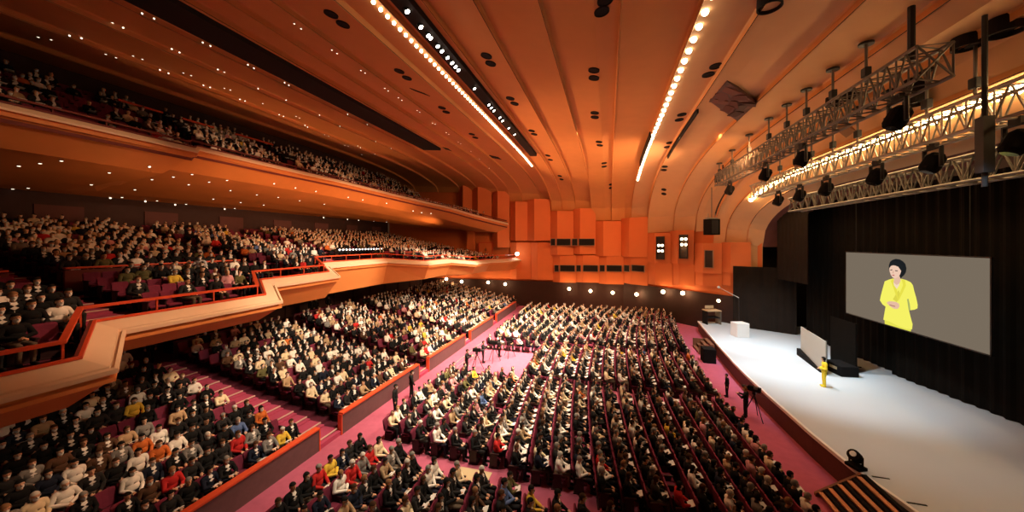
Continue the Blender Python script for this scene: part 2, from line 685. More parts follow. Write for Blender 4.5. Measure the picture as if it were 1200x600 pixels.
PORTS = [(388, 16), (402, 28), (468, 83), (477, 91), (518, 126), (523, 131), (553, 157), (557, 161), (570, 65), (575, 74), (598, 115), (603, 121), (623, 153), (626, 157),
         (642, 182), (645, 187), (709, 0), (705, 13), (696, 82), (696, 91), (697, 132), (697, 137), (702, 166), (703, 170), (708, 191), (708, 195), (656, 206), (658, 210),
         (716, 216), (716, 220), (839, 77), (830, 87), (799, 134), (796, 140), (785, 167), (782, 172), (779, 195), (778, 199), (778, 222), (778, 227)]
prev = None
for i, (x, y) in enumerate(PORTS):
    p, n = hit(x, y)
    if p is None:
        continue
    disc('ceiling_port', p, n, .27, 'port', 'round dark port in the ribbed orange ceiling, one of a close pair', 'ceiling port', 'paired dark ceiling ports')
for (x, y, r, lb) in ((902, 8, .36, 'lone round dark port in ceiling by the first truss'), (1133, 55, .34, 'round dark port near hanging pipe, above the bulb-lit truss'), (1178, 38, .37, 'largest round dark port behind the hanging pipe'),
                      (977, 123, .3, 'dark port seen through first truss, further from its open end'), (997, 115, .33, 'dark port seen through first truss, nearer its open end'), (1072, 122, .33, 'orange-lit round port between the two upper trusses'),
                      (841, 213, .25, 'lowest dark port of three beside hanging loudspeaker'), (845, 209, .25, 'middle dark port of three beside hanging loudspeaker'), (850, 203, .25, 'top dark port of three beside hanging loudspeaker')):
    p, n = hit(x, y)
    if p is not None:
        d_ = ray_dir(x, y)
        for _ in range(80):
            zm = min(ceil_z(p.x + r * math.cos(a), p.y + r * math.sin(a)) for a in (0, 1.57, 3.14, 4.71))
            if p.z < zm - .12:
                break
            p = p - d_ * .03
        o = obj('ceiling_port', MB().lathe([(r * .9, 1.0), (r, .0), (r, -.04), (r * .86, -.04), (r * .82, .1)], (0, 0, 0), (0, 0, 1), 24), M['port'])
        o.location = p
        tag(o, lb, 'ceiling port')

DL_C = [(345, 27), (353, 33), (389, 58), (395, 62), (423, 82), (428, 85), (451, 103), (455, 106), (467, 114), (471, 117), (489, 129), (492, 131), (507, 144), (510, 145), (523, 155), (526, 157),
        (537, 166), (540, 168), (552, 177), (562, 186), (573, 197), (333, 97), (338, 100), (302, 104), (335, 117), (308, 121), (327, 134), (332, 136), (347, 136), (351, 138), (374, 135), (407, 134),
        (430, 146), (357, 147), (360, 149), (380, 158), (385, 160), (398, 148), (404, 170), (408, 171), (419, 171), (422, 173), (424, 181), (439, 181), (440, 166), (458, 174),
        (45, 43), (60, 46), (81, 42), (95, 45), (124, 63), (136, 67), (156, 65), (167, 69), (187, 82), (197, 86), (215, 85), (224, 88), (238, 100), (246, 102), (263, 103), (270, 105), (281, 116), (287, 118),
        (132, 26), (144, 32), (166, 16), (180, 22), (201, 57), (210, 61), (237, 50), (246, 54), (255, 81), (263, 84), (290, 76), (297, 80)]
DL_S = [(22, 194), (47, 191), (72, 188), (15, 221), (33, 220), (107, 216), (128, 202), (178, 210), (203, 207), (175, 195), (225, 204), (221, 216), (158, 222), (245, 213), (266, 211), (270, 223),
        (250, 233), (301, 228), (282, 237), (309, 240), (129, 232), (143, 231), (170, 236), (184, 235), (205, 240), (218, 239), (263, 245), (275, 244), (321, 215), (346, 220), (370, 224), (408, 231),
        (425, 234), (326, 231), (351, 235), (380, 239), (453, 238), (484, 247), (494, 249), (505, 250), (379, 255), (407, 257), (420, 258), (438, 259), (453, 260)]


def downlight(p, n, r, label, group):
    o = obj('downlight', MB().lathe([(r * 1.35, -.02), (r * 1.35, .03), (r * 1.1, .03)], (0, 0, 0), (0, 0, 1), 12), M['wframe'])
    obj('lens', MB().lathe([(r, .02), (r, .04)], (0, 0, 0), (0, 0, 1), 12), M['dl'], o)
    o.location = p
    o.rotation_mode = 'QUATERNION'
    o.rotation_quaternion = Vector((0, 0, 1)).rotation_difference(n)
    tag(o, label, 'downlight', group)


for x, y in DL_C:
    p, n = hit(x, y)
    if p is not None:
        downlight(p, n, .024 + .00055 * (p - CAM).length, 'small lit white downlight in the left half of the ribbed ceiling', 'ceiling downlights')
for x, y in DL_S:
    p, n = hit(x, y)
    if p is not None:
        downlight(p, n, .032 + .0008 * (p - CAM).length, 'small lit downlight under the upper balcony', 'downlights under the upper balcony')

# bulb rows: real bulbs on the ceiling
def bulb_row(r, ys, rad, m, label, group, drop=.14):
    x = r2x(r)
    n = 0
    base = MB().ball((0, 0, -.02), rad, 10, 6).mesh('bulb', M[m], True)
    sock = MB().lathe([(rad * .7, .0), (rad * .7, rad + .14), (rad * .5, rad + .15)], (0, 0, 0), (0, 0, 1), 8).mesh('socket', M['wframe'])
    for y in ys:
        z = ceil_z(x, y)
        o = link('ceiling_bulb', base, None, (x, y - (.1 if y > Yf(x) - 20 else 0), z - drop))
        s = link('socket', sock, o)
        tag(o, label, 'bulb', group)
        n += 1
    return n


lo, _ = hit(749, 212)
bulb_row(.396, np.arange(10.6, min(lo.y, 46), .82), .12, 'bulb', 'glowing round bulb in the curved bulb row nearest the stage trusses', 'bulbs of the curved right ceiling row')
lo, _ = hit(618, 194)
bulb_row(-.925, np.arange(9.5, min(lo.y, 46), .42), .075, 'bulb', 'glowing round bulb in the straight row beside the spotlight slot', 'bulbs of the straight left ceiling row')
lo, _ = hit(881, 233)
bulb_row(2.45, np.arange(9.5, min(lo.y, 37.5), .56), .18, 'bulb_s', 'bright amber bulb in the row above the middle stage truss', 'bulbs of the stage arch row', drop=.2)

# spotlights in the slot
SPOTS = [(530, 12), (578, 72), (604, 100), (612, 113), (637, 145), (652, 163), (672, 188), (688, 210), (700, 225), (710, 240), (767, 308), (817, 370), (826, 383), (835, 396), (856, 420), (866, 436), (888, 460), (908, 487)]
SPOT_P = []
xs_ = r2x(-.80)
for i, (x, y) in enumerate(SPOTS):
    px, py = 300 + x / 3, y / 3
    p = P(px, py, X=xs_)
    z = ceil_z(xs_, p.y) - .40
    SPOT_P.append((xs_, p.y, z))
    r = thing('slot_spotlight', 'white-glowing stage spotlight in the black ceiling slot, ' + ordn(i + 1) + ' counted from the top', 'spotlight', (xs_, p.y, z), 0, 'spotlights in the ceiling slot')
    ax = Vector((.5, .1, -.85)).normalized()
    obj('can', MB().lathe([(.07, -.30), (.09, -.1), (.10, .04), (.08, .04)], (0, 0, 0), ax, 14), M['blackm'], r)
    obj('lens', MB().lathe([(.085, .03), (.085, .06)], (0, 0, 0), ax, 14), M['lamp'], r)

# tiled ceiling opening and grilles
def ceil_quad(name, corners, mats, label, cat, th=.04):
    ps = [hit(*c) for c in corners]
    n = sum((q[1] for q in ps), Vector()).normalized()
    vs = [q[0] + n * th for q in ps] + [q[0] - n * .1 for q in ps]
    o = obj(name, MB().add(vs, [(0, 1, 2, 3), (7, 6, 5, 4), (0, 4, 5, 1), (1, 5, 6, 2), (2, 6, 7, 3), (3, 7, 4, 0)]), mats)
    return tag(o, label, cat), ps, n


mt = bpy.data.materials.new('brown_shard_panel')
n_, l_, b_ = nodes_of(mt)
tc = n_.new('ShaderNodeTexCoord')
vo = n_.new('ShaderNodeTexVoronoi')
vo.inputs['Scale'].default_value = 2.2
l_.new(tc.outputs['Object'], vo.inputs['Vector'])
rp = n_.new('ShaderNodeValToRGB')
rp.color_ramp.elements[0].color = (.05, .015, .012, 1)
rp.color_ramp.elements[1].color = (.13, .045, .035, 1)
l_.new(vo.outputs['Color'], rp.inputs['Fac'])
l_.new(rp.outputs['Color'], b_.inputs['Base Color'])
o, ps, n = ceil_quad('ceiling_opening', [(852, 94), (887, 121), (864, 141), (832, 118)], mt, 'square brown ceiling opening with jumbled reflector boards', 'ceiling opening')
cc = sum((q[0] for q in ps), Vector()) / 4
e1, e2 = (ps[1][0] - ps[0][0]), (ps[3][0] - ps[0][0])
RB = [mat('reflector_brown_%d' % k, c, .6) for k, c in enumerate([(.16, .06, .045), (.10, .035, .028), (.05, .018, .014)])]
for k in range(9):
    m = MB().box((0, 0, 0), (e1.length * .26, e2.length * .2, .05))
    b = obj('reflector_board', m, RB[k % 3], o)
    b.location = ps[0][0] + e1 * (.2 + .3 * (k % 3) + random.uniform(-.04, .04)) + e2 * (.2 + .3 * (k // 3) + random.uniform(-.04, .04)) + n * .06
    b.rotation_mode = 'QUATERNION'
    b.rotation_quaternion = Vector((0, 0, 1)).rotation_difference(n) @ Quaternion((0, 0, 1), random.uniform(0, 3)) @ Quaternion((1, 0, 0), random.uniform(-.35, .35))
ceil_quad('air_grille', [(480, 103), (497, 109), (504, 112.5), (487, 106.5)], M['slot'], 'brown air grille in ceiling strip next to straight bulb row', 'air grille', .03)
ceil_quad('air_grille', [(518, 172), (525, 174), (530, 177.5), (522, 175)], M['slot'], 'small dim air grille far down the left ceiling strips', 'air grille', .03)
ceil_quad('air_grille', [(573, 182), (584, 184), (588, 187), (577, 185)], M['slot'], 'small brown air grille below the straight bulb row end', 'air grille', .03)
ceil_quad('air_grille', [(970, 144), (981, 139), (1003, 153), (992, 161)], mat('tan_grille', (.30, .17, .08), .7), 'tan rectangular grille on lit ceiling between the upper trusses', 'air grille', .03)

# ------------------------------------------------------------------ far side wall
mb = MB()
mb.box((-17, 50.5, Z(1.2)), (38, .2, 14.4))
yv = 10.5 / 11.4
mb.add([(2, 50.4, Z(-6)), (14.5, 38.9, Z(-6)), (14.5, 38.9, Z(1.5)), (2, 50.4, Z(7))], [(0, 1, 2, 3)])
struct('wall_far', mb, M['wall'], label='orange far side wall')
mb = MB()
mb.box((-17, 50.15, Z(-7.9)), (38, .3, 4.2))
mb.add([(2, 50, Z(-10)), (14.5, 38.5, Z(-10)), (14.5, 38.5, Z(-5.6)), (2, 50, Z(-5.6))], [(0, 1, 2, 3)])
struct('wall_far_dado', mb, M['dado'], label='dark brown lower part of the far side wall')


def wpt(px, py, off):
    return Xwall_pt(px, py, off)


NPANEL = 0


def wall_panel(x0, x1, ytop, ybot, label, d0=.2, d1=1.25, x_fold=.3, bot_in=.0):
    """a folded panel standing off the far wall: a narrow angled flank then a broad face"""
    xf = x0 + (x1 - x0) * x_fold
    ym = (ytop + ybot) / 2
    a, f, e = wpt(x0, ym, d0), wpt(xf, ym, d1), wpt(x1, ym, d0 + .1)
    zt, zb = wpt(xf, ytop, d1).z, wpt(xf, ybot, d1).z
    poly = [(a.x, a.y), (f.x, f.y), (e.x, e.y), (e.x, e.y + .9), (a.x, a.y + .9)]
    m = MB().prism(poly, zb, zt)
    o = obj('wall_panel', m, M['wall'])
    o['kind'] = 'structure'
    o['label'] = label
    STRUCT.append((list(m.v), list(m.f)))
    return o


UPPERP = [(538, 553, 213, 262), (553, 576, 219, 262), (577, 597, 224, 290), (598, 618, 236, 282), (618, 645, 233, 282), (645, 672, 247, 299), (672, 698, 244, 298), (698, 728, 259, 300), (728, 759, 255, 301),
          (759, 786, 273, 308), (786, 813, 270, 309), (814, 846, 285, 320), (846, 880, 284, 320)]
for i, (a, b, t, bt) in enumerate(UPPERP):
    wall_panel(a, b, t, bt, 'orange folded upper wall panel, %s from the balcony side' % ordn(i + 1))
LOWERP = [(598, 622, 284, 327), (622, 648, 284, 328), (648, 675, 299, 331), (675, 702, 299, 331), (702, 731, 300, 333), (731, 759, 301, 333), (759, 788, 308, 334), (788, 814, 309, 334), (814, 846, 319, 334), (846, 880, 319, 335)]
for i, (a, b, t, bt) in enumerate(LOWERP):
    wall_panel(a, b, t, bt, 'orange folded lower wall panel, %s from the balcony side' % ordn(i + 1), .0, .5)

# control-room windows and lamp niches in the wall
WN = 0


def wall_window(x0, x1, y0, y1, off, label, lamps=(), name=None):
    global WN
    WN += 1
    a, b = wpt(x0, (y0 + y1) / 2, off), wpt(x1, (y0 + y1) / 2, off)
    zt, zb = wpt((x0 + x1) / 2, y0, off).z, wpt((x0 + x1) / 2, y1, off).z
    d = Vector((b.x - a.x, b.y - a.y, 0))
    L = d.length
    rz = math.atan2(d.y, d.x)
    o = thing('window_%d' % WN, label, 'window', ((a.x + b.x) / 2, (a.y + b.y) / 2, zb), rz)
    del o['category']
    o['kind'] = 'structure'
    h = zt - zb
    obj('pane', MB().box((0, .03, h / 2), (L - .06, .04, h - .06)), M['glass'], o)
    fr = MB()
    fr.box((0, 0, .03), (L, .12, .06)).box((0, 0, h - .03), (L, .12, .06)).box((-L / 2 + .03, 0, h / 2), (.06, .12, h - .12)).box((L / 2 - .03, 0, h / 2), (.06, .12, h - .12))
    obj('frame', fr, M['wframe' if not lamps else 'blackm'], o)
    for (lx, ly) in lamps:
        q = wpt(lx, ly, off + .15)
        lamp_k = thing('wall_floodlight', 'glowing round flood lamp in tall dark wall niche, one of eight', 'floodlight', q, 0, 'flood lamps in the two tall wall niches')
        dv = (CAM - q).normalized()
        dv = Vector((0, -1, -.15)).normalized()
        obj('housing', MB().lathe([(.14, -.2), (.19, 0), (.19, .06), (.16, .06)], (0, 0, 0), dv, 14), M['blackm'], lamp_k)
        obj('lens', MB().lathe([(.15, .05), (.15, .09)], (0, 0, 0), dv, 14), M['globe'], lamp_k)
    return o


for a, b in ((645, 651), (652, 669), (670, 677), (678, 697)):
    wall_window(a, b, 279.5, 288, 1.38, 'dark control-room window in the upper strip of the orange wall')
for a, b in ((649.5, 655), (656, 674), (675, 681), (683, 701), (702.5, 709), (710.5, 729), (731, 738), (740, 755.5)):
    wall_window(a, b, 310.5, 318.5, .66, 'dark control-room window in the lower strip of the orange wall')
wall_window(769, 778.5, 277, 304, 1.36, 'tall dark wall niche with lamps', [(771.8, 287.5), (776, 287.5), (771.8, 294), (776, 294)])
wall_window(796, 806, 275, 303, 1.36, 'tall dark wall niche with lamps, nearer the stage', [(798.8, 280), (803.4, 280), (798.8, 286.5), (803.4, 286.5)])
wall_window(825.5, 836, 293, 314, 1.36, 'dark unlit wall niche nearest the stage')

# round wall lamps
GLOBES = [(523, 327), (541, 330), (572, 331), (592, 333), (667, 338.5), (692, 341), (718, 343), (746, 345), (777, 342), (800, 343.5)]
for i, (x, y) in enumerate(GLOBES):
    p = wpt(x, y, .55)
    r = thing('wall_lamp', 'round glowing wall lamp on dark lower wall, %s from the balcony side' % ordn(i + 1), 'wall lamp', p, 0, 'round lamps along the far lower wall')
    obj('globe', MB().ball((0, 0, 0), .24, 14, 8), M['globe'], r, True)
    obj('bracket', MB().box((0, .3, -.12), (.1, .5, .06)).box((0, .52, -.05), (.3, .04, .4)), M['blackm'], r)
    l = bpy.data.lights.new('wall_lamp_light', 'POINT')
    l.energy = 130
    l.color = (1, .62, .3)
    l.shadow_soft_size = .25
    lo_ = bpy.data.objects.new('wall_lamp_light', l)
    C.objects.link(lo_)
    lo_.location = p + Vector((0, -.35, 0))
r = thing('balcony_lamp', 'bright lamp at the far end of the lower balcony ledge', 'lamp', P(606, 297.5, Y=48.2))
obj('globe', MB().ball((0, 0, 0), .26, 14, 8), M['lamp'], r, True)
obj('stem', MB().tube([(0, 0, -.2), (0, 0, -.62)], .04), M['blackm'], r)
# bright uplit niche at the far end of the lower balcony
p = P(552, 279, Y=48.9)
o = obj('niche_panel', MB().box((0, 0, 0), (1.3, .12, 3.4)), M['wall'])
o.location = p
tag(o, 'orange wall strip with a bright glow at the lower balcony end', 'wall panel')
l = bpy.data.lights.new('niche_light', 'SPOT')
l.energy = 3500
l.color = (1, .75, .45)
l.spot_size = .55
l.spot_blend = .6
lo_ = bpy.data.objects.new('niche_light', l)
C.objects.link(lo_)
lo_.location = p + Vector((0, -.9, 2.1))
lo_.rotation_euler = (math.radians(-22) * -1, 0, 0)
# double door beyond
p0 = P(569, 294, Y=49.6)
d = thing('door_1', 'orange double door at the far end of the lower balcony', 'door', (p0.x, 49.7, p0.z - .9))
del d['category']
d['kind'] = 'structure'
for s in (-1, 1):
    lf = obj('door_leaf', MB().box((s * .52, 0, 1.05), (1.0, .08, 2.1)), M['wall'], d, bevel=.01)
    obj('handle', MB().box((s * .1, -.08, 1.05), (.04, .06, .4)), M['blackm'], lf)
obj('door_frame', MB().box((0, 0, 2.17), (2.3, .16, .1)).box((-1.1, 0, 1.08), (.1, .16, 2.1)).box((1.1, 0, 1.08), (.1, .16, 2.1)), M['rail'], d)

# ------------------------------------------------------------------ stage
SZ = 1.1
front = [(9.31, 41), (9.25, 40.2), (8.75, 32), (8.55, 27.5), (8.5, 24.8), (8.55, 22.15), (8.69, 18.3), (8.89, 15.9), (9.28, 14.2), (9.75, 11.5), (10.4, 8)]
poly = [(x, y) for x, y in front] + [(26, 8), (26, 41)]
mb = MB().prism(poly, SZ - .12, SZ)
struct('floor_stage', mb, M['stage'], label='white stage floor')
mb = MB()
ins = [(x + .05, y) for x, y in front]
mb.grid([[(x, y, 0) for x, y in ins], [(x, y, SZ - .1) for x, y in ins]])
struct('wall_stage_front', mb, M['stagefront'], label='dark wooden front of the stage')
mb = MB()
mb.grid([[(x - .03, y, SZ - .14) for x, y in front], [(x - .03, y, SZ + .005) for x, y in front], [(x + .09, y, SZ + .005) for x, y in front]])
struct('trim_stage_edge', mb, M['white'], label='thin pale edge strip of the stage', hide=False)
# arch reveal and stage house
mb = MB()
yy = list(np.linspace(6, 26, 6)) + list(np.linspace(27, Yf(13.4), 22))
mb.grid([[(13.4, y, ceil_z(13.4, y)) for y in yy], [(14.6, y - (.5 if y > 30 else 0), ceil_z(13.4, y) - .25) for y in yy]])
e = yy[-1]
mb.add([(13.4, e, SZ), (14.6, e - .5, SZ), (14.6, e - .5, Z(.1)), (13.4, e, Z(.1))], [(0, 1, 2, 3)])
struct('trim_stage_arch', mb, M['ceil_stage'], label='curved edge of the stage arch')
mb = MB()
mb.grid([[(14.6, y - (.5 if y > 30 else 0), ceil_z(13.4, y) - .25) for y in yy], [(17.5, y - (.5 if y > 30 else 0) + .6, ceil_z(13.4, y) - .25) for y in yy]])
struct('ceiling_stage', mb, mat('reddish_stage_header', (.16, .05, .035), .9, .2, 2), label='reddish header inside the stage arch')
mb = MB().box((20, 41.2, 7), (12.5, .3, 14))
mb.box((26.2, 24, 7), (.3, 35, 14))
struct('wall_stage', mb, M['wing'], label='dark side wall of the stage house')
# drapes: folded black curtains
def drape(name, p0, p1, z0, z1, label, folds=.16, m='drape'):
    a, b = Vector(p0), Vector(p1)
    L = (b - a).length
    t = (b - a) / L
    nn = Vector((-t.y, t.x))
    folds = .05 if m == 'wing' else folds
    k = max(8, int(L / .12))
    rows = []
    for z in (z0, z1):
        rows.append([(*(a + t * (L * i / k) + nn * (folds * .5 * math.sin(i * 1.3) + folds * .2 * math.sin(i * .37))), z) for i in range(k + 1)])
    rows2 = [[(x - nn.x * .04, y - nn.y * .04, z) for x, y, z in r] for r in reversed(rows)]
    mb = MB().grid(rows + rows2 + [rows[0]])
    o = obj(name, mb, M[m])
    STRUCT.append((list(mb.v), list(mb.f)))
    return tag(o, label, 'curtain')


drape('stage_curtain', (17.2, 36.8), (18.0, 28.2), SZ + .02, Z(3.4), 'black back curtain behind the small white screen')
drape('stage_curtain', (17.6, 27.8), (18.9, 19.6), SZ + .02, Z(3.6), 'long black back curtain behind the big screen')
drape('stage_curtain', (18.9, 19.8), (18.6, 9), SZ + .02, Z(3.6), 'black back curtain at the near end of the stage')
drape('stage_curtain', (15.2, 37.4), (15.5, 33.0), Z(-3.4), Z(3.4), 'dark brown hanging leg curtain by the far stage side', m='wing')
drape('stage_curtain', (12.2, 39.5), (16.6, 37.2), SZ + .02, Z(-2.4), 'low dark wing curtain behind the white box', m='wing')

# big screen
XS = 16.0
SC = [(991.7, 367.5), (1161, 416), (1162, 302.5), (991.5, 294.5)]
ps = [P(x, y, X=XS) for x, y in SC]
yl, yr = (ps[0].y + ps[3].y) / 2, (ps[1].y + ps[2].y) / 2
zt_, zb_ = (ps[2].z + ps[3].z) / 2, (ps[0].z + ps[1].z) / 2
sr = thing('projection_screen', 'big hanging screen showing a woman in a yellow suit', 'screen', (XS, (yl + yr) / 2, zb_))
W_, H_ = yl - yr, zt_ - zb_
ms = emis('screen_picture_grey', (.21, .165, .12), 1.0)
def mscr(n, c, s=1.0):
    m = emis(n, c, s)
    b_ = m.node_tree.nodes['Principled BSDF']
    b_.inputs['Base Color'].default_value = (0, 0, 0, 1)
    b_.inputs['Specular IOR Level'].default_value = 0
    b_.inputs['Roughness'].default_value = 1
    return m
ms = mscr('screen_picture_grey', (.185, .148, .108))
obj('picture_backdrop', MB().box((0, 0, H_ / 2), (.03, W_ - .04, H_ - .04)), ms, sr)
fr = MB()
for (y, z, sy, sz) in ((0, H_ - .01, W_ + .06, .06), (0, .01, W_ + .06, .06), (W_ / 2, H_ / 2, .06, H_), (-W_ / 2, H_ / 2, .06, H_)):
    fr.box((.02, y, z), (.08, sy, sz))
obj('frame', fr, M['blackm'], sr)
for s in (-1, 1):
    obj('hanging_wire', MB().tube([(.03, s * W_ * .4, H_), (.03, s * W_ * .4, Z(3.6) - zb_)], .015, 6), M['blackm'], sr)


def shape(name, pts, c, layer, s=1.0):
    """a flat patch of the picture on the screen; pts in the 3x crop of the photograph"""
    vs = []
    for x, y in pts:
        q = P(900 + x / 3, 200 + y / 3, X=XS)
        z = max(q.z, zb_ + .03)
        vs.append((-.018 - layer * .004, q.y - (yl + yr) / 2, z - zb_))
    n = len(vs)
    vs2 = [(v[0] + .003, v[1], v[2]) for v in vs]
    m = MB().add(vs + vs2, [tuple(range(n)), tuple(range(2 * n - 1, n - 1, -1))] + [(i, i + n, (i + 1) % n + n, (i + 1) % n) for i in range(n)])
    return obj(name, m, mscr('screen_' + name, c, s), sr)


Yel = (.92, .88, .13)
shape('picture_trousers', [(411, 525), (430, 520), (470, 540), (506, 552), (503, 570), (480, 563), (450, 556), (412, 544)], (.80, .77, .09), 0)
shape('picture_jacket', [(412, 389), (427, 383), (441, 379), (455, 384), (470, 380), (488, 385), (504, 393), (511, 403), (516, 424), (523, 448), (528, 472), (527, 484), (516, 489), (497, 491), (503, 515), (510, 540), (508, 558), (490, 556), (470, 550), (450, 541), (430, 531), (407, 524), (411, 500), (415, 478), (404, 470), (395, 456), (398, 440), (404, 417)], Yel, 1)
shape('picture_jacket_shadow', [(441, 452), (452, 434), (461, 420), (466, 432), (463, 452), (454, 462)], (.72, .66, .07), 2)
shape('picture_lapel', [(441, 380), (447, 395), (455, 418), (460, 452), (468, 425), (477, 402), (472, 382), (484, 386), (487, 404), (474, 432), (461, 458), (449, 430), (440, 402), (434, 388)], (.80, .74, .07), 3)
shape('picture_sleeve_fold', [(497, 491), (494, 470), (491, 452), (496, 450), (501, 470), (503, 490)], (.40, .45, .13), 3)
shape('picture_blouse', [(443, 392), (466, 392), (463, 404), (455, 416), (446, 404)], (.92, .72, .50), 4)
shape('picture_neck', [(446, 370), (468, 366), (469, 386), (465, 396), (455, 402), (445, 394)], (.78, .50, .36), 5)
shape('picture_hair', [(428, 347), (428, 333), (432, 321), (440, 314), (452, 310), (466, 312), (478, 319), (486, 328), (490, 343), (488, 357), (482, 367), (474, 374), (469, 380), (466, 372), (452, 340), (436, 338)], (.012, .014, .016), 6)
shape('picture_face', [(430, 340), (438, 332), (452, 334), (464, 338), (471, 345), (471, 356), (467, 366), (460, 374), (450, 379), (442, 376), (435, 366), (431, 354)], (.86, .58, .44), 7)
shape('picture_fringe', [(430, 343), (432, 328), (446, 318), (464, 322), (476, 338), (474, 352), (470, 350), (462, 338), (446, 332), (436, 335)], (.014, .016, .018), 8)
shape('picture_eyes', [(434, 348), (441, 347), (441, 350), (434, 351)], (.05, .03, .03), 9)
shape('picture_eye', [(451, 350), (460, 351), (460, 354), (451, 353)], (.05, .03, .03), 9)
shape('picture_mouth', [(440, 366), (449, 366), (448, 370), (441, 369)], (.55, .13, .12), 9)
shape('picture_nose', [(443, 352), (446, 352), (446, 361), (441, 361)], (.70, .42, .30), 9)
shape('picture_hands', [(420, 464), (430, 459), (443, 460), (455, 462), (464, 468), (466, 478), (460, 486), (448, 486), (438, 481), (428, 473)], (.80, .50, .36), 8)
shape('picture_hand_shadow', [(430, 470), (452, 476), (450, 479), (432, 474)], (.45, .22, .14), 9)

# small slanted white screen on stage with dark base
a, b = Vector((13.95, 30.6, 0)), Vector((13.35, 26.4, 0))
dv = b - a
rz = math.atan2(dv.y, dv.x)
r = thing('monitor_screen', 'small blank white screen standing low on stage beside presenter', 'screen', ((a + b) / 2) + Vector((0, 0, SZ)), rz)
L = dv.length
obj('panel', MB().box((0, 0, 1.12), (L, .06, 2.1)), mat('screen_beige', (.40, .37, .31), .6), r)
obj('base', MB().prism([(-L / 2 - .1, -.25), (L / 2 - .5, -.12), (L / 2 - .5, .2), (-L / 2 - .1, .2)], 0, [.5, .1, .1, .5]), M['black'], r)
for s in (-1, 1):
    obj('upright', MB().box((s * L * .46, .08, 1.1), (.08, .08, 2.2)), M['blackm'], r)
# black cabinet with label plate
p = P(985, 437, Z=SZ)
r = thing('equipment_box', 'low black equipment box with pale label plate behind presenter', 'box', p, .15)
obj('case', MB().box((0, 0, .32), (1.0, 1.5, .64)), M['black'], r, bevel=.03)
obj('label_plate', MB().box((-.51, -.1, .42), (.02, .6, .16)), M['tan'], r)
p = P(984, 430, Z=SZ) + Vector((.3, .2, 0))
o = obj('black_flat', MB().box((0, 0, 1.6), (.1, 2.6, 3.2)).box((.5, 0, .03), (1, .1, .06)), M['drape'])
o.location = p
tag(o, 'tall black masking flat standing behind the small white screen', 'stage flat')
# white box on stage
p = P(867, 394, Z=SZ)
o = obj('white_box', MB().box((0, 0, .62), (1.1, .95, 1.24)), M['white'], bevel=.02)
o.location = p
o.rotation_euler = (0, 0, .3)
tag(o, 'tall plain white box standing on the far end of the stage', 'box')
# desk at the far corner
p = P(834, 379.5, Z=SZ)
r = thing('stage_desk', 'black desk with tan top at the far stage corner', 'desk', p, .3)
obj('desk_top', MB().box((0, 0, 1.42), (1.5, 1.0, .1)), M['tan'], r, bevel=.02)
obj('side_panel', MB().box((-.7, 0, .69), (.08, .9, 1.36)), M['black'], r)
obj('side_panel', MB().box((.7, 0, .69), (.08, .9, 1.36)), M['grey'], r)
obj('shelf', MB().box((0, 0, .7), (1.32, .85, .05)), M['black'], r)
obj('music_stand', MB().box((-.2, .1, 1.75), (.9, .05, .3)).box((-.2, .12, 1.55), (.05, .05, .3)), M['tan'], r)
# stand lamps
for (x, y, z0, lb) in ((842, 352.5, SZ, 'bright work lamp on a black stand above the stage desk'), (882, 354.5, SZ, 'lit lamp on stand at the back of the far wing')):
    q = P(x, y, Y=40.2)
    r = thing('stand_lamp', lb, 'lamp', (q.x, q.y, SZ))
    h = q.z - SZ
    obj('pole', MB().tube([(0, 0, .02), (0, 0, h)], .03), M['blackm'], r)
    obj('foot', MB().tube([(-.3, 0, .02), (.3, 0, .02)], .02).tube([(0, -.3, .02), (0, .3, .02)], .02), M['blackm'], r)
    obj('lamp_head', MB().ball((0, 0, h), .17, 12, 8), M['globe'], r)
a, b = P(842, 336.5, Y=39.6), P(866, 349, Y=38.6)
r = thing('microphone_boom', 'long pale boom pole with a white tip in the far wing', 'boom pole', (a.x, a.y, SZ))
obj('pole', MB().tube([(0, 0, a.z - SZ), (b.x - a.x, b.y - a.y, b.z - SZ)], .03), M['pipe'], r)
obj('tip', MB().ball((0, 0, a.z - SZ), .14, 10, 6), M['white'], r)
obj('stand', MB().tube([(b.x - a.x, b.y - a.y, 0), (b.x - a.x, b.y - a.y, b.z - SZ)], .03), M['blackm'], r)
# floor monitor on the edge
p = P(1003, 548, Z=SZ)
r = thing('stage_monitor', 'black spotlight unit with a clear lens on the stage edge', 'floor light', p, .4)
obj('base', MB().box((0, 0, .06), (.4, .5, .12)), M['black'], r, bevel=.02)
obj('yoke', MB().tube([(0, .22, .5), (0, .22, .1), (0, -.22, .1), (0, -.22, .5)], .04, 6), M['black'], r)
obj('head', MB().lathe([(.14, -.22), (.2, -.05), (.2, .2), (.15, .22)], (0, 0, .4), (-.6, -.1, .5), 14), M['black'], r)
obj('lens', MB().lathe([(.1, 0), (.1, .03)], (-.17, -.04, .56), (-.6, -.1, .5), 12), M['white'], r)
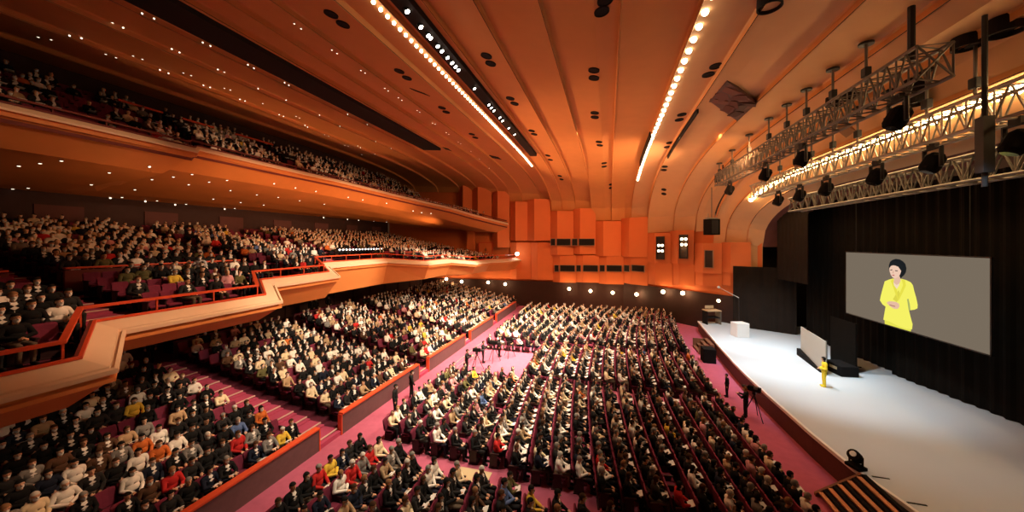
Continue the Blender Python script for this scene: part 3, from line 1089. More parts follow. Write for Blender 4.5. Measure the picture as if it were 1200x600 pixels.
# near wooden stair
r = thing('stage_stair', 'wooden stair with five pale treads from the carpet to stage', 'stair', (9.0, 15.0, 0), .05)
cpts = [P(968, 558, Z=.18), P(1020, 556, Z=SZ), P(1062, 590, Z=SZ)]
p_lo, p_hi, p_hn = P(968, 560, Z=.12), P(1017, 557, Z=SZ), P(1058, 590, Z=SZ)
r.location = (p_lo.x, p_hi.y, 0)
r.rotation_euler = (0, 0, 0)
dx, wy = 1.3, 2.5
for s, yy_ in enumerate((.06, -wy - .06)):
    obj('stringer', MB().add([(-.9, yy_ - .05, 0), (.52, yy_ - .05, 0), (.52, yy_ - .05, SZ), (.5, yy_ - .05, SZ), (-.9, yy_ - .05, .12), (-.9, yy_ + .05, 0), (.52, yy_ + .05, 0), (.52, yy_ + .05, SZ), (.5, yy_ + .05, SZ), (-.9, yy_ + .05, .12)],
                                [(0, 1, 2, 3, 4), (9, 8, 7, 6, 5), (0, 5, 6, 1), (1, 6, 7, 2), (2, 7, 8, 3), (3, 8, 9, 4), (4, 9, 5, 0)]), M['wood'], r)
for k in range(5):
    x = -.75 + k * .29
    z = .2 + k * .2
    obj('tread', MB().box((x, -wy / 2, z), (.15, wy - .05, .05)), M['tread'], r)
    obj('riser', MB().box((x + .14, -wy / 2, z + .05), (.14, wy - .05, .16)), M['black'], r)
for (x, y) in ((1022, 558.5), (1063, 589)):
    q = P(x, y, Z=SZ)
    o = obj('marker_tape', MB().box((0, 0, .012), (.5, .05, .02)), M['blackm'])
    o.location = q + Vector((.25, 0, 0))
    tag(o, 'short dark tape mark on stage at the stair top, ' + ('far side' if y < 570 else 'near side'), 'tape mark')
# far stair and blocks by the carpet
p = P(819, 411, Z=0)
r = thing('stage_stair', 'small dark wooden stair at the far end of the stage front', 'stair', p)
for k in range(4):
    obj('tread', MB().box((-.1 + k * .3, 0, .14 + k * .24), (.28, 2.2, .05)), M['wood'], r)
    obj('riser', MB().box((.03 + k * .3, 0, .06 + k * .24), (.04, 2.2, .2)), M['wood'], r)
for s in (-1, 1):
    obj('stringer', MB().box((.35, s * 1.12, .42), (1.2, .06, .8)), M['wood'], r)
p = P(834, 424, Z=0)
o = obj('speaker_cabinet', MB().box((0, 0, .55), (.9, 1.0, 1.1)).box((-.46, 0, .55), (.03, .8, .9)), M['black'], bevel=.02)
o.location = p + Vector((-.25, 0, 0))
tag(o, 'black speaker cabinet on carpet against the stage front near far stair', 'speaker')

# ------------------------------------------------------------------ trusses and what hangs from them
def truss(label, X, b, y0, y1, w, hh, bays, m='alu'):
    r = thing('lighting_truss', label, 'truss', (X, (y0 + y1) / 2, Z(b)), 0)
    L = y1 - y0
    ch = MB()
    for (x, z) in ((-w / 2, -hh / 2), (w / 2, -hh / 2), (-w / 2, hh / 2), (w / 2, hh / 2)):
        ch.tube([(x, -L / 2, z), (x, L / 2, z)], .055, 6)
    obj('chords', ch, M[m], r)
    br = MB()
    for i in range(bays):
        ya, yb = -L / 2 + L * i / bays, -L / 2 + L * (i + 1) / bays
        ym = (ya + yb) / 2
        for x in (-w / 2, w / 2):
            br.tube([(x, ya, -hh / 2), (x, ym, hh / 2), (x, yb, -hh / 2)], .032, 5)
        for z in (-hh / 2, hh / 2):
            br.tube([(-w / 2, ya, z), (w / 2, ym, z), (-w / 2, yb, z)], .026, 5)
        br.tube([(-w / 2, ya, -hh / 2), (-w / 2, ya, hh / 2), (w / 2, ya, hh / 2), (w / 2, ya, -hh / 2)], .03, 5)
    obj('braces', br, M[m], r)
    en = MB()
    for y in (-L / 2, L / 2):
        en.tube([(-w / 2, y, -hh / 2), (w / 2, y, hh / 2)], .03, 5).tube([(w / 2, y, -hh / 2), (-w / 2, y, hh / 2)], .03, 5)
    obj('end_frame', en, M[m], r)
    return r


t1a = truss('highest truss, unlit, ending in open ceiling below dark ports', 9.0, 5.2, 12.7, 32.2, .8, .95, 26, 'grey')
t2a = truss('middle truss glowing amber beneath the stage bulb row', 11.2, 4.0, 8.5, 31.2, .8, .95, 28)
t3a = truss('lowest truss, grey, hanging before the black stage opening', 13.2, 2.75, 7.5, 29.8, .8, .95, 26, 'alu_shade')
# hanging motors above trusses
def hanger(X, y, zlow, label, group, k=0):
    zt = ceil_z(X, y) - .02
    r = thing('chain_hoist', label, 'hoist', (X, y, zt), 0, group)
    h = zt - zlow
    obj('plate', MB().lathe([(.22, -.08), (.22, .0), (.12, .02)], (0, 0, -.02), (0, 0, 1), 14), M['blackm'], r)
    obj('chain', MB().tube([(0, 0, -.05), (0, 0, -h)], .045, 6), M['grey'], r)
    obj('motor', MB().box((0, 0, -h * .7), (.2, .26, .34)), M['blackm'], r, bevel=.03)


for k, px in enumerate((843, 858, 878, 901, 922, 945, 976, 1015)):
    y = P(px, 150, X=9.0).y
    hanger(9.0, y, Z(5.7), 'dark chain hoist above the highest truss, %s from its far end' % ordn(k + 1), 'hoists over the highest truss')
for k, px in enumerate((914, 932, 951, 976, 1005, 1041, 1086, 1143)):
    y = P(px, 150, X=11.2).y
    hanger(11.2, y, Z(4.5), 'dark chain hoist over the amber middle truss, %s from its far end' % ordn(k + 1), 'hoists over the middle truss')
y = P(1068, 50, X=9.0).y
o = obj('truss_pole', MB().tube([(0, 0, 0), (0, 0, ceil_z(9.0, y) - Z(5.6))], .09, 8), M['blackm'])
o.location = (9.0, y, Z(5.6))
tag(o, 'thick black pole holding up the open end of the highest truss', 'pole')
yq = P(1154, 100, X=10.4).y
o = obj('ceiling_pipe', MB().tube([(0, 0, 0), (0, 0, ceil_z(10.4, yq) - Z(1.6))], .06, 8).box((0, 0, 1.2), (.25, .25, 1.6)), M['blackm'])
o.location = (10.4, yq, Z(1.6))
tag(o, 'tall dark vertical pipe crossing the trusses at the right', 'pipe')


def moving_head(X, y, z, label, group, s=1.0, up=.0):
    r = thing('moving_head_light', label, 'stage light', (X, y, z), 0, group)
    obj('clamp', MB().box((0, 0, .1 * s), (.12 * s, .3 * s, .2 * s)), M['blackm'], r)
    obj('yoke', MB().tube([(0, -.3 * s, -.62 * s), (0, -.3 * s, 0), (0, .3 * s, 0), (0, .3 * s, -.62 * s)], .06 * s, 6), M['blackm'], r)
    obj('head', MB().lathe([(.16 * s, -.3 * s), (.25 * s, -.18 * s), (.25 * s, .2 * s), (.2 * s, .3 * s)], (0, 0, -.45 * s), (-.35, .1, -.8), 14), M['black'], r)
    obj('lens', MB().lathe([(.16 * s, 0), (.16 * s, .03)], Vector((0, 0, -.45 * s)) + Vector((-.35, .1, -.8)).normalized() * .3 * s, (-.35, .1, -.8), 14), M['glass'], r)


for k, (px, lb) in enumerate(((855, 'black moving light under the far end of the highest truss'), (897, 'second black moving light under the highest truss'), (940, 'third black moving light hanging under the highest truss'), (1052, 'largest black moving light under the open end of highest truss'))):
    moving_head(9.0, P(px, 150, X=9.0).y, Z(4.55), lb, 'lights under the highest truss', 1.15)
for k, (px, lb) in enumerate(((912, 'far-end black moving light below the amber truss'), (937, 'second black moving light below amber truss'), (968, 'third black moving light below amber truss'), (1027, 'fourth black moving light below amber truss'), (1093, 'fifth black moving light below amber truss'), (1192, 'last black moving light below amber truss by the picture edge'))):
    moving_head(11.2, P(px, 200, X=11.2).y, Z(3.35), lb, 'lights under the middle truss', 1.1)
# hanging loudspeaker by the far end of the highest truss
q = P(834, 266, Y=37.5)
r = thing('hanging_loudspeaker', 'black loudspeaker hung in front of the panels near stage', 'speaker', q, .5)
obj('cabinet', MB().box((0, 0, 0), (1.05, 1.0, 1.55)), M['black'], r, bevel=.03)
obj('grille', MB().box((-.1, -.52, 0), (.7, .04, 1.3)), M['blackm'], r)
obj('top_bracket', MB().box((0, 0, .85), (1.2, .3, .12)).tube([(-.4, 0, .8), (-.4, 0, 1.3)], .03).tube([(.4, 0, .8), (.4, 0, 1.3)], .03), M['alu'], r)
zz = ceil_z(q.x, q.y) - q.z
obj('hanging_pole', MB().tube([(0, 0, .85), (0, 0, zz)], .04), M['grey'], r)

# ------------------------------------------------------------------ red-topped balustrades along the cross aisle
seg = [(.6, 12.7, 'nearest'), (14.1, 21.3, 'second'), (22.7, 29.3, 'third'), (30.7, 37.3, 'fourth'), (38.7, 47.5, 'farthest')]
for k, (a, b, w) in enumerate(seg):
    r = thing('balustrade', 'red-topped dark wall along the wide aisle, %s segment from the camera' % w, 'balustrade', (-12.9, (a + b) / 2, 0), 0, 'red-topped walls along the wide aisle')
    obj('panel', MB().box((0, 0, .5), (.2, b - a, 1.0)), M['balus'], r)
    obj('rail', MB().box((0, 0, 1.04), (.3, b - a, .1)), M['rail'], r, bevel=.02)
    obj('end_cap', MB().box((0, -(b - a) / 2 - .02, .5), (.24, .06, 1.0)), M['rail'], r)
    obj('end_cap', MB().box((0, (b - a) / 2 + .02, .5), (.24, .06, 1.0)), M['rail'], r)
# partition behind the rear block
for k, (a, b) in enumerate(((14.5, 21.2), (22.8, 29.2), (30.8, 37.2))):
    r = thing('rear_partition', 'mauve low wall behind last rear row, %s from camera' % ('first', 'second', 'third')[k], 'partition', (XB - .1, (a + b) / 2, rear_z(13)), 0, 'low walls behind the rear rows')
    obj('panel', MB().box((0, 0, .5), (.12, b - a, 1.0)), M['balus'], r)
    obj('rail', MB().box((0, 0, 1.03), (.18, b - a, .06)), M['seatf'], r)
q = P(333, 392, X=-27.0)
r = thing('sound_desk', 'dark control booth with lit screens behind the rear rows', 'booth', (-27.2, 15.9 + 1.2, rear_z(13)), 0)
obj('counter', MB().box((0, 0, .75), (1.0, 4.0, 1.5)), M['black'], r, bevel=.04)
obj('top', MB().box((.1, 0, 1.53), (1.2, 4.1, .06)), M['grey'], r)
for k, yy_ in enumerate((-1.0, .4, 1.3)):
    obj('screen', MB().box((-.2, yy_, 1.75), (.05, .3, .22)), mscr('desk_screen_%d' % k, [(.25, .35, .9), (.7, .7, .7), (.5, .5, .5)][k], .6), r)

# ------------------------------------------------------------------ people templates
def capsule(mb, p0, p1, r0, r1, n=10):
    p0, p1 = Vector(p0), Vector(p1)
    t = (p1 - p0)
    L = t.length
    t = t.normalized() if L > 1e-6 else Vector((0, 0, 1))
    pts, rs = [], []
    for k in range(4):
        a = math.pi / 2 * k / 4
        pts.append(p0 - t * r0 * math.cos(a)); rs.append(max(r0 * math.sin(a), .0015))
    pts.append(p0); rs.append(r0)
    pts.append(p1); rs.append(r1)
    for k in range(3, -1, -1):
        a = math.pi / 2 * k / 4
        pts.append(p1 + t * r1 * math.cos(a)); rs.append(max(r1 * math.sin(a), .0015))
    mb.tube(pts, rs, n)


class Fig:
    """a figure: capsules and ellipsoids fused into one continuous surface"""
    def __init__(self):
        self.prims = []      # (kind, data, region)

    def cap(self, a, b, ra, rb, reg):
        self.prims.append(('c', (a, b, ra, rb), reg))

    def ell(self, c, s, reg):
        self.prims.append(('e', (c, s), reg))

    def build(self, voxel, faces):
        mb = MB()
        for k, d, reg in self.prims:
            if k == 'c':
                capsule(mb, *d)
            else:
                mb.ball(d[0], 1.0, 14, 10, s=d[1])
        me = mb.mesh('figure_source', [])
        fix_normals(me)
        o = link('figure_source', me)
        m = o.modifiers.new('r', 'REMESH')
        m.mode = 'VOXEL'
        m.voxel_size = voxel
        s = o.modifiers.new('s', 'SMOOTH')
        s.factor = .5
        s.iterations = 2
        dg = bpy.context.evaluated_depsgraph_get()
        dg.update()
        ev = o.evaluated_get(dg)
        n0 = len(ev.data.polygons)
        d = o.modifiers.new('d', 'DECIMATE')
        d.ratio = min(1, faces / (2 * n0))
        dg.update()
        ev = o.evaluated_get(dg)
        V = np.array([v.co[:] for v in ev.data.vertices])
        N = np.array([v.normal[:] for v in ev.data.vertices])
        Fc = [tuple(p.vertices) for p in ev.data.polygons]
        bpy.data.objects.remove(o)
        bpy.data.meshes.remove(me)
        cen = np.array([V[list(f)].mean(0) for f in Fc])
        best = np.full(len(Fc), 1e9)
        reg = np.empty(len(Fc), dtype=object)
        for k, dd, rg in self.prims:
            if k == 'c':
                a, b, ra, rb = np.array(dd[0]), np.array(dd[1]), dd[2], dd[3]
                ab = b - a
                t = np.clip(((cen - a) @ ab) / max(ab @ ab, 1e-9), 0, 1)
                dist = np.linalg.norm(cen - (a + t[:, None] * ab), axis=1) - (ra + (rb - ra) * t)
            else:
                c, s = np.array(dd[0]), np.array(dd[1])
                q = (cen - c) / s
                ln = np.linalg.norm(q, axis=1)
                dist = (ln - 1) * s.min()
            sel = dist < best
            best[sel] = dist[sel]
            reg[sel] = rg
        return V, N, Fc, cen, reg


def head_prims(f, c, tilt=0.0):
    c = np.array(c)
    ca, sa = math.cos(tilt), math.sin(tilt)

    def R(x, y, z):
        return tuple(c + np.array((x * ca + z * sa, y, -x * sa + z * ca)))
    f.ell(R(-.005, 0, .02), (.098, .078, .102), 'head')
    f.ell(R(.02, 0, -.055), (.068, .06, .075), 'head')
    f.cap(R(.092, 0, -.005), R(.108, 0, -.03), .011, .015, 'head')
    f.ell(R(.055, 0, -.105), (.028, .03, .022), 'head')
    for s in (-1, 1):
        f.ell(R(-.005, s * .08, -.01), (.022, .012, .032), 'head')
    return R


def hand_prims(f, wrist, d, side, curl=.5, up=(0, 0, 1)):
    """palm, four bent fingers of unequal length and a thumb from the side of the palm"""
    w = Vector(wrist)
    d = Vector(d).normalized()
    up = Vector(up)
    s = d.cross(up).normalized()
    u = s.cross(d).normalized()
    palm = w + d * .055
    f.cap(tuple(w), tuple(w + d * .03), .028, .03, 'hand')
    f.ell(tuple(palm), (.045, .045, .022), 'hand')
    lens = (.062, .074, .070, .054)
    for k in range(4):
        o = w + d * .088 + s * ((k - 1.5) * .021)
        a = o + (d * math.cos(curl * .6) - u * math.sin(curl * .6)) * lens[k] * .55
        b = a + (d * math.cos(curl * 1.8) - u * math.sin(curl * 1.8)) * lens[k] * .5
        f.cap(tuple(o - d * .02), tuple(a), .0105, .0098, 'hand')
        f.cap(tuple(a), tuple(b), .0098, .0085, 'hand')
    o = w + d * .035 - s * side * .03
    a = o + (d * .6 - s * side * .7 - u * .25).normalized() * .04
    b = a + (d * .85 - s * side * .25 - u * .3).normalized() * .03
    f.cap(tuple(o), tuple(a), .013, .0115, 'hand')
    f.cap(tuple(a), tuple(b), .0115, .0095, 'hand')


def seated(variant, hands=True):
    f = Fig()
    lean = (-.10, -.04, .03, -.08)[variant]
    sh = (lean, 0, 1.03)
    f.ell((-.02, 0, .56), (.15, .18, .12), 'leg')
    f.ell((lean * .5 - .005, 0, .74), (.125, .17, .17), 'torso')
    f.ell((lean * .9, 0, .93), (.125, .195, .17), 'torso')
    f.cap((lean, -.15, 1.03), (lean, .15, 1.03), .075, .075, 'torso')
    f.cap((lean, 0, 1.05), (lean + .02, 0, 1.17), .058, .052, 'neck')
    head_prims(f, (lean + .045, 0, 1.27), (.0, .25, .35, -.05)[variant])
    for s in (-1, 1):
        f.cap((-.02, s * .095, .55), (.43, s * .12, .55), .088, .066, 'leg')
        f.cap((.43, s * .12, .55), (.42, s * .12, .12), .062, .042, 'leg')
        f.cap((.41, s * .12, .06), (.58, s * .135, .045), .05, .04, 'shoe')
        el = [(lean + .05, s * .27, .76), (lean + .08, s * .28, .77), (lean + .16, s * .25, .78), (lean + .06, s * .31, .78)][variant]
        wr = [(.26, s * .09, .68), (.30, s * .13, .68), (.36, s * .11, .80), (.22 if s > 0 else .28, s * .02, .74)][variant]
        f.cap((lean, s * .19, 1.02), el, .062, .047, 'arm')
        f.cap(el, wr, .046, .034, 'arm')
        if hands:
            d = Vector(wr) - Vector(el)
            hand_prims(f, wr, (d.x, d.y * .6, d.z * .3), s, .7)
        else:
            f.ell((wr[0] + .05, wr[1], wr[2]), (.06, .04, .035), 'hand')
    return f, (lean + .045, 0, 1.27)


def standing(kind):
    f = Fig()
    f.ell((0, 0, .94), (.125, .165, .13), 'leg')
    f.ell((0, 0, 1.12), (.115, .15, .17), 'torso')
    f.ell((-.01, 0, 1.3), (.12, .18, .16), 'torso')
    f.cap((-.01, -.14, 1.39), (-.01, .14, 1.39), .07, .07, 'torso')
    f.cap((0, 0, 1.42), (.02, 0, 1.52), .055, .05, 'neck')
    head_prims(f, (.04, 0, 1.62), .05)
    for s in (-1, 1):
        x = .05 * s if kind == 'walk' else 0
        f.cap((0, s * .09, .9), (x + .02, s * .1, .5), .09, .062, 'leg')
        f.cap((x + .02, s * .1, .5), (x * 1.6, s * .105, .1), .06, .045, 'leg')
        f.cap((x * 1.6 - .02, s * .105, .045), (x * 1.6 + .15, s * .115, .038), .045, .035, 'shoe')
        if kind == 'clasp':
            el, wr = (-.02, s * .26, 1.1), (.2, s * .05, 1.06)
        elif kind == 'operate':
            el, wr = (.12, s * .27, 1.17), (.36, s * .1, 1.26)
        elif kind == 'walk':
            el, wr = (-.06 * s, s * .25, 1.12), (.1 - .08 * s, s * .22, .9)
        else:
            el, wr = (-.02, s * .25, 1.12), (.06, s * .22, .88)
        f.cap((-.01, s * .18, 1.37), el, .06, .046, 'arm')
        f.cap(el, wr, .045, .033, 'arm')
        d = Vector(wr) - Vector(el)
        hand_prims(f, wr, (d.x, d.y * (.6 if kind == 'clasp' else 1), d.z), s, .6, (0, 0, 1) if abs(d.normalized().z) < .8 else (1, 0, 0))
    return f, (.04, 0, 1.62)


def regions(build, headc, long_hair):
    """split the surface: face parts, hair, mask"""
    V, N, Fc, cen, reg = build
    q = cen - np.array(headc)
    reg = reg.copy()
    is_h = reg == 'head'
    hair = is_h & (((q[:, 2] > .055) & (q[:, 0] < .085)) | ((q[:, 0] < -.012) & (q[:, 2] > (-.10 if long_hair else -.05))) | (q[:, 2] > .085))
    if long_hair:
        hair |= ((reg == 'neck') & (q[:, 0] < -.01))
        hair |= is_h & (np.abs(q[:, 1]) > .06) & (q[:, 0] < .03)
    mask = is_h & ~hair & (q[:, 0] > .035) & (q[:, 2] < -.015)
    return hair, mask


def sub_mesh(name, build, sel, off, m, smooth=True):
    V, N, Fc, cen, reg = build
    idx = {}
    vs, fs = [], []
    for i in np.nonzero(sel)[0]:
        f = []
        for v in Fc[i]:
            if v not in idx:
                idx[v] = len(vs)
                vs.append(tuple(V[v] + N[v] * off))
            f.append(idx[v])
        fs.append(tuple(f))
    mb = MB()
    mb.v, mb.f, mb.mi = vs, fs, [0] * len(fs)
    return mb.mesh(name, m, smooth)


EYE = mat('dark_eye', (.015, .01, .008), .3)
LIP = mat('lip_red', (.45, .12, .1), .5)


def template(fig, headc, long_hair, voxel=.009, faces=3600):
    b = fig.build(voxel, faces)
    hair, mask = regions(b, headc, long_hair)
    reg = b[4]
    body = MB()
    body.v = [tuple(v) for v in b[0]]
    body.f = list(b[2])
    q = b[3] - np.array(headc)
    mi = np.zeros(len(body.f), int)
    for s in (-1, 1):
        mi[np.linalg.norm(q - np.array((.088, s * .033, .012)), axis=1) < .014] = 1
    mi[np.linalg.norm((q - np.array((.085, 0, -.07))) * np.array((.6, .55, 1.5)), axis=1) < .012] = 2
    body.mi = list(mi)
    out = {'person': body.mesh('person_body', [M['skin'], EYE, LIP], True)}
    out['hair'] = sub_mesh('hair', b, hair, .018, M['cloth'])
    out['face_mask'] = sub_mesh('face_mask', b, mask, .012, M['cloth'])
    out['jacket'] = sub_mesh('jacket', b, (reg == 'torso') | (reg == 'arm') | ((reg == 'neck') & (q[:, 2] < -.16)), .016, M['cloth'])
    out['shirt'] = sub_mesh('shirt_front', b, (reg == 'torso') & (q[:, 0] > -.03) & (np.abs(q[:, 1]) < .012 + np.clip((q[:, 2] + .45) * .18, 0, .05)) & (q[:, 2] > -.45) & (q[:, 2] < -.15), .021, M['cloth'])
    out['trousers'] = sub_mesh('trousers', b, reg == 'leg', .012, M['cloth'])
    for k, sgn in enumerate((-1, 1)):
        out['shoe%d' % k] = sub_mesh('shoe', b, (reg == 'shoe') & (q[:, 1] * sgn > 0), .006, M['cloth'])
    return out


TOPS = [('black', (.009, .009, .010), 56), ('charcoal', (.022, .021, .022), 18), ('navy', (.012, .016, .032), 7), ('white', (.85, .82, .76), 13), ('cream', (.75, .62, .42), 8), ('beige', (.42, .29, .17), 4),
        ('grey', (.20, .19, .18), 5), ('brown', (.09, .045, .025), 4), ('orange', (.55, .14, .03), 1.0), ('red', (.5, .025, .025), 1.6), ('yellow', (.70, .48, .06), 1.2), ('pink', (.6, .28, .3), .8), ('blue', (.10, .16, .34), 1.0), ('olive', (.12, .11, .045), 2)]
HAIRS = [('black', (.012, .010, .009), 58), ('brown', (.06, .028, .014), 20), ('grey', (.26, .24, .22), 13), ('white', (.6, .57, .52), 6), ('tan', (.25, .13, .06), 3)]
SKINS = [(.72, .43, .28), (.66, .37, .23), (.78, .50, .35), (.60, .33, .20)]
LEGS = [(.010, .010, .012), (.012, .012, .014), (.02, .02, .024), (.02, .022, .04), (.03, .028, .026), (.14, .10, .07), (.05, .035, .025)]


def pick(tab):
    t = random.uniform(0, sum(q[2] for q in tab))
    for q in tab:
        t -= q[2]
        if t <= 0:
            return q
    return tab[0]


TEMPL = []
for v in range(4):
    fg, hc = seated(v)
    TEMPL.append(template(fg, hc, False))
    fg, hc = seated(v)
    TEMPL.append(template(fg, hc, True))
LOWT = []
for v in range(4):
    for lh in (False, True):
        fg, hc = seated(v, False)
        b = fg.build(.024, 330)
        hair, mask = regions(b, hc, lh)
        code = np.zeros(len(b[2]), int)          # 0 skin 1 top 2 legs 3 hair 4 mask 5 shoe
        reg = b[4]
        code[(reg == 'torso') | (reg == 'arm')] = 1
        code[reg == 'leg'] = 2
        q_ = b[3] - np.array(hc)
        code[(reg == 'torso') & (q_[:, 0] > -.03) & (np.abs(q_[:, 1]) < .06) & (q_[:, 2] > -.40)] = 6
        code[reg == 'shoe'] = 5
        code[hair] = 3
        code[mask] = 4
        tri = []
        tcode = []
        for f_, c_ in zip(b[2], code):
            for k in range(1, len(f_) - 1):
                tri.append((f_[0], f_[k], f_[k + 1]))
                tcode.append(c_)
        V = b[0] + np.where(np.linalg.norm(b[0] - np.array(hc), axis=1)[:, None] < .16, b[1] * .012, b[1] * .012)
        LOWT.append((V, np.array(tri), np.array(tcode)))

# seat template ------------------------------------------------------
def seat_meshes():
    s = MB()
    rows = []
    for x, z in ((-.18, .44), (-.1, .47), (.05, .475), (.2, .46), (.27, .42), (.24, .37), (-.18, .36)):
        rows.append([(x, y, z - (.02 if abs(y) > .2 else 0)) for y in (-.235, -.2, -.08, .08, .2, .235)])
    s.grid(rows + [rows[0]])
    b = MB()
    rows = []
    prof = [(-.17, .46), (-.22, .7), (-.27, .92), (-.30, .985), (-.345, .97), (-.31, .7), (-.26, .44)]
    for x, z in prof:
        rows.append([(x + .018 * (abs(y) / .2) ** 2, y, z - (.03 if abs(y) > .22 and z > .9 else 0)) for y in (-.255, -.2, -.08, .08, .2, .255)])
    b.grid(rows + [rows[0]])
    arm = MB().box((.0, 0, .64), (.42, .06, .04)).box((-.02, 0, .40), (.3, .04, .46))
    base = MB().box((-.05, 0, .19), (.34, .40, .38)).box((-.05, 0, .02), (.42, .46, .04))
    return s, b, arm, base


S_, B_, A_, BASE_ = seat_meshes()
SEATM = dict(theatre_seat=BASE_.mesh('seat_base', M['seatw']), seat=S_.mesh('seat_cushion', M['seatf'], False), backrest=B_.mesh('backrest', M['seatf'], False), armrest=A_.mesh('armrest', M['seatw']))
for me in SEATM.values():
    fix_normals(me)

# ------------------------------------------------------------------ seat plan
SEATS = []   # x, y, z, rz, block, row, seat, occupancy


def in_aisle(y, aisles, w):
    return any(abs(y - a) < w for a in aisles)


def col_index(y, aisles):
    """block number and seat counted from the nearer-to-camera aisle edge"""
    k = sum(1 for a in aisles if y > a)
    return k


# front floor
NF = 20
for i in range(NF):
    xr = -10.25 + i * .845
    kk = .0055 * min(1, i / 8) * (1 if i < 13 else 1 - (i - 13) * .06)
    for j in range(76):
        y = 6.4 + j * .54
        if y > 46.6:
            continue
        x = xr + kk * (y - 25) ** 2
        sl = -.13 * (x + 10)
        ais = (13.4 + sl * 1.0, 22.4 + sl * .13, 30.2, 38.4 - sl * .1)
        if in_aisle(y, ais, .72) or x > 7.05:
            continue
        if x < -5.9 and 22.4 < y < 28.6:
            continue
        blk = col_index(y, ais)
        SEATS.append((x, y, 0.0, -math.atan(2 * kk * (y - 25)) * 1.0, 'F%d' % blk, i + 1, y - ([0] + list(ais))[blk], .93))
# rear floor
for i in range(ROWS_R):
    for j in range(90):
        y = .9 + j * .555
        if y > 49 or in_aisle(y, AISLES, .86):
            continue
        blk = col_index(y, AISLES)
        occ = .9 if not (i > 9 and blk < 2) else .75
        SEATS.append((rear_x(i), y, rear_z(i), 0, 'R%d' % blk, i + 1, y - (0, *AISLES)[blk], occ))
# lower balcony
for i, x in enumerate(ROW2):
    if abs(x + 22) < .42:
        continue
    for j in range(90):
        y = .8 + j * .56
        if y > 48 or in_aisle(y, AISLE2, .82) or x > front_x(LOW, y) - 2.0 or x > front_x(LOW, min(49, y + .5)) - 1.8 or x > front_x(LOW, max(.7, y - .5)) - 1.8:
            continue
        if -25.3 < x < -23.2 and 25.7 < y < 33.3:
            continue
        blk = col_index(y, AISLE2)
        occ = .86 if x > -31 else .8
        if x > -22 and 8 < y < 17:
            occ = .72
        if 22.5 < y < 26.5 and x < -25:
            occ = .25
        SEATS.append((x, y, floor2(x), 0, 'L%d' % blk, i + 1, y, occ))
for i, x in enumerate(ROW3):
    for j in range(90):
        y = .8 + j * .56
        if y > 47.6 or in_aisle(y, AISLE2, .75) or x > front_x(UP, y) - 1.95 or x < -33.4:
            continue
        blk = col_index(y, AISLE2)
        SEATS.append((x, y, floor3(x), 0, 'U%d' % blk, i + 1, y, .78 if y > 14.5 else (.3 if x < -27 else .05)))

BVS = bvh_of(STRUCT)


def sees(p, cam_):
    d = Vector(p) - cam_
    L = d.length
    h = BVS.ray_cast(cam_, d / L, L - .25)
    return h[0] is None


CAMS = [CAM, CAM + Vector((1.6, .4, .3)), CAM + Vector((-1.6, -.3, .3)), CAM + Vector((0, 0, 1.2))]
vis = []
for s in SEATS:
    hd, ch = (s[0] - .03, s[1], s[2] + 1.27), (s[0], s[1], s[2] + .95)
    px, py, d = pix(hd)
    if d < .6 or px < -170 or px > 1300 or py < -60 or py > 720:
        continue
    main = (-8 < px < 1208 and 0 < py < 606) and sees(hd, CAM)
    anyv = main or sees(ch, CAM) or any(sees(hd, c) for c in CAMS[1:])
    if anyv:
        vis.append((d, main, s, px, py))
vis.sort(key=lambda q: q[0])
near, n_used = [], 0
PEOPLE, EMPTY = [], []
for q in vis:
    occ = random.random() < q[2][7]
    (PEOPLE if occ else EMPTY).append(q)
allseats = sorted(PEOPLE + EMPTY, key=lambda q: q[0])
ip = [q for q in PEOPLE if q[1]][:300]
ips = set(id(q) for q in ip)
iseat = [q for q in allseats if q[1]][:300]
isid = set(id(q) for q in iseat)

# seat numbers within each row and block, counted away from the camera
BLOCK = {'F0': 'nearest front block', 'F1': 'front block beyond the near gangway', 'F2': 'middle front block', 'F3': 'far front block', 'F4': 'farthest front block',
         'R0': 'nearest block behind red-topped wall', 'R1': 'second block behind red-topped wall', 'R2': 'third block behind red-topped wall', 'R3': 'fourth block behind red-topped wall', 'R4': 'last block behind red-topped wall',
         'L0': 'near lower balcony', 'L1': 'lower balcony beyond steps', 'L2': 'mid lower balcony', 'L3': 'lower balcony centre', 'L4': 'far lower balcony', 'L5': 'lower balcony end',
         'U0': 'near upper balcony', 'U1': 'upper balcony', 'U2': 'mid upper balcony', 'U3': 'upper balcony centre', 'U4': 'far upper balcony', 'U5': 'upper balcony end'}
rows = {}
for q in allseats:
    if q[1]:
        rows.setdefault((q[2][4], q[2][5]), []).append(q)
rowno = {}
byblk = {}
for (b, r) in rows:
    byblk.setdefault(b, []).append(r)
for b, rs in byblk.items():
    for k, r in enumerate(sorted(rs)):
        rowno[(b, r)] = k + 1
seatno = {}
for key, qs in rows.items():
    for k, q in enumerate(sorted(qs, key=lambda q: q[2][1])):
        seatno[id(q)] = k + 1


def where(q):
    s = q[2]
    b, r = s[4], s[5]
    front_word = 'row %d' % rowno[(b, r)]
    return '%s in %s, %s' % (ordn(seatno[id(q)]), front_word, BLOCK[b])


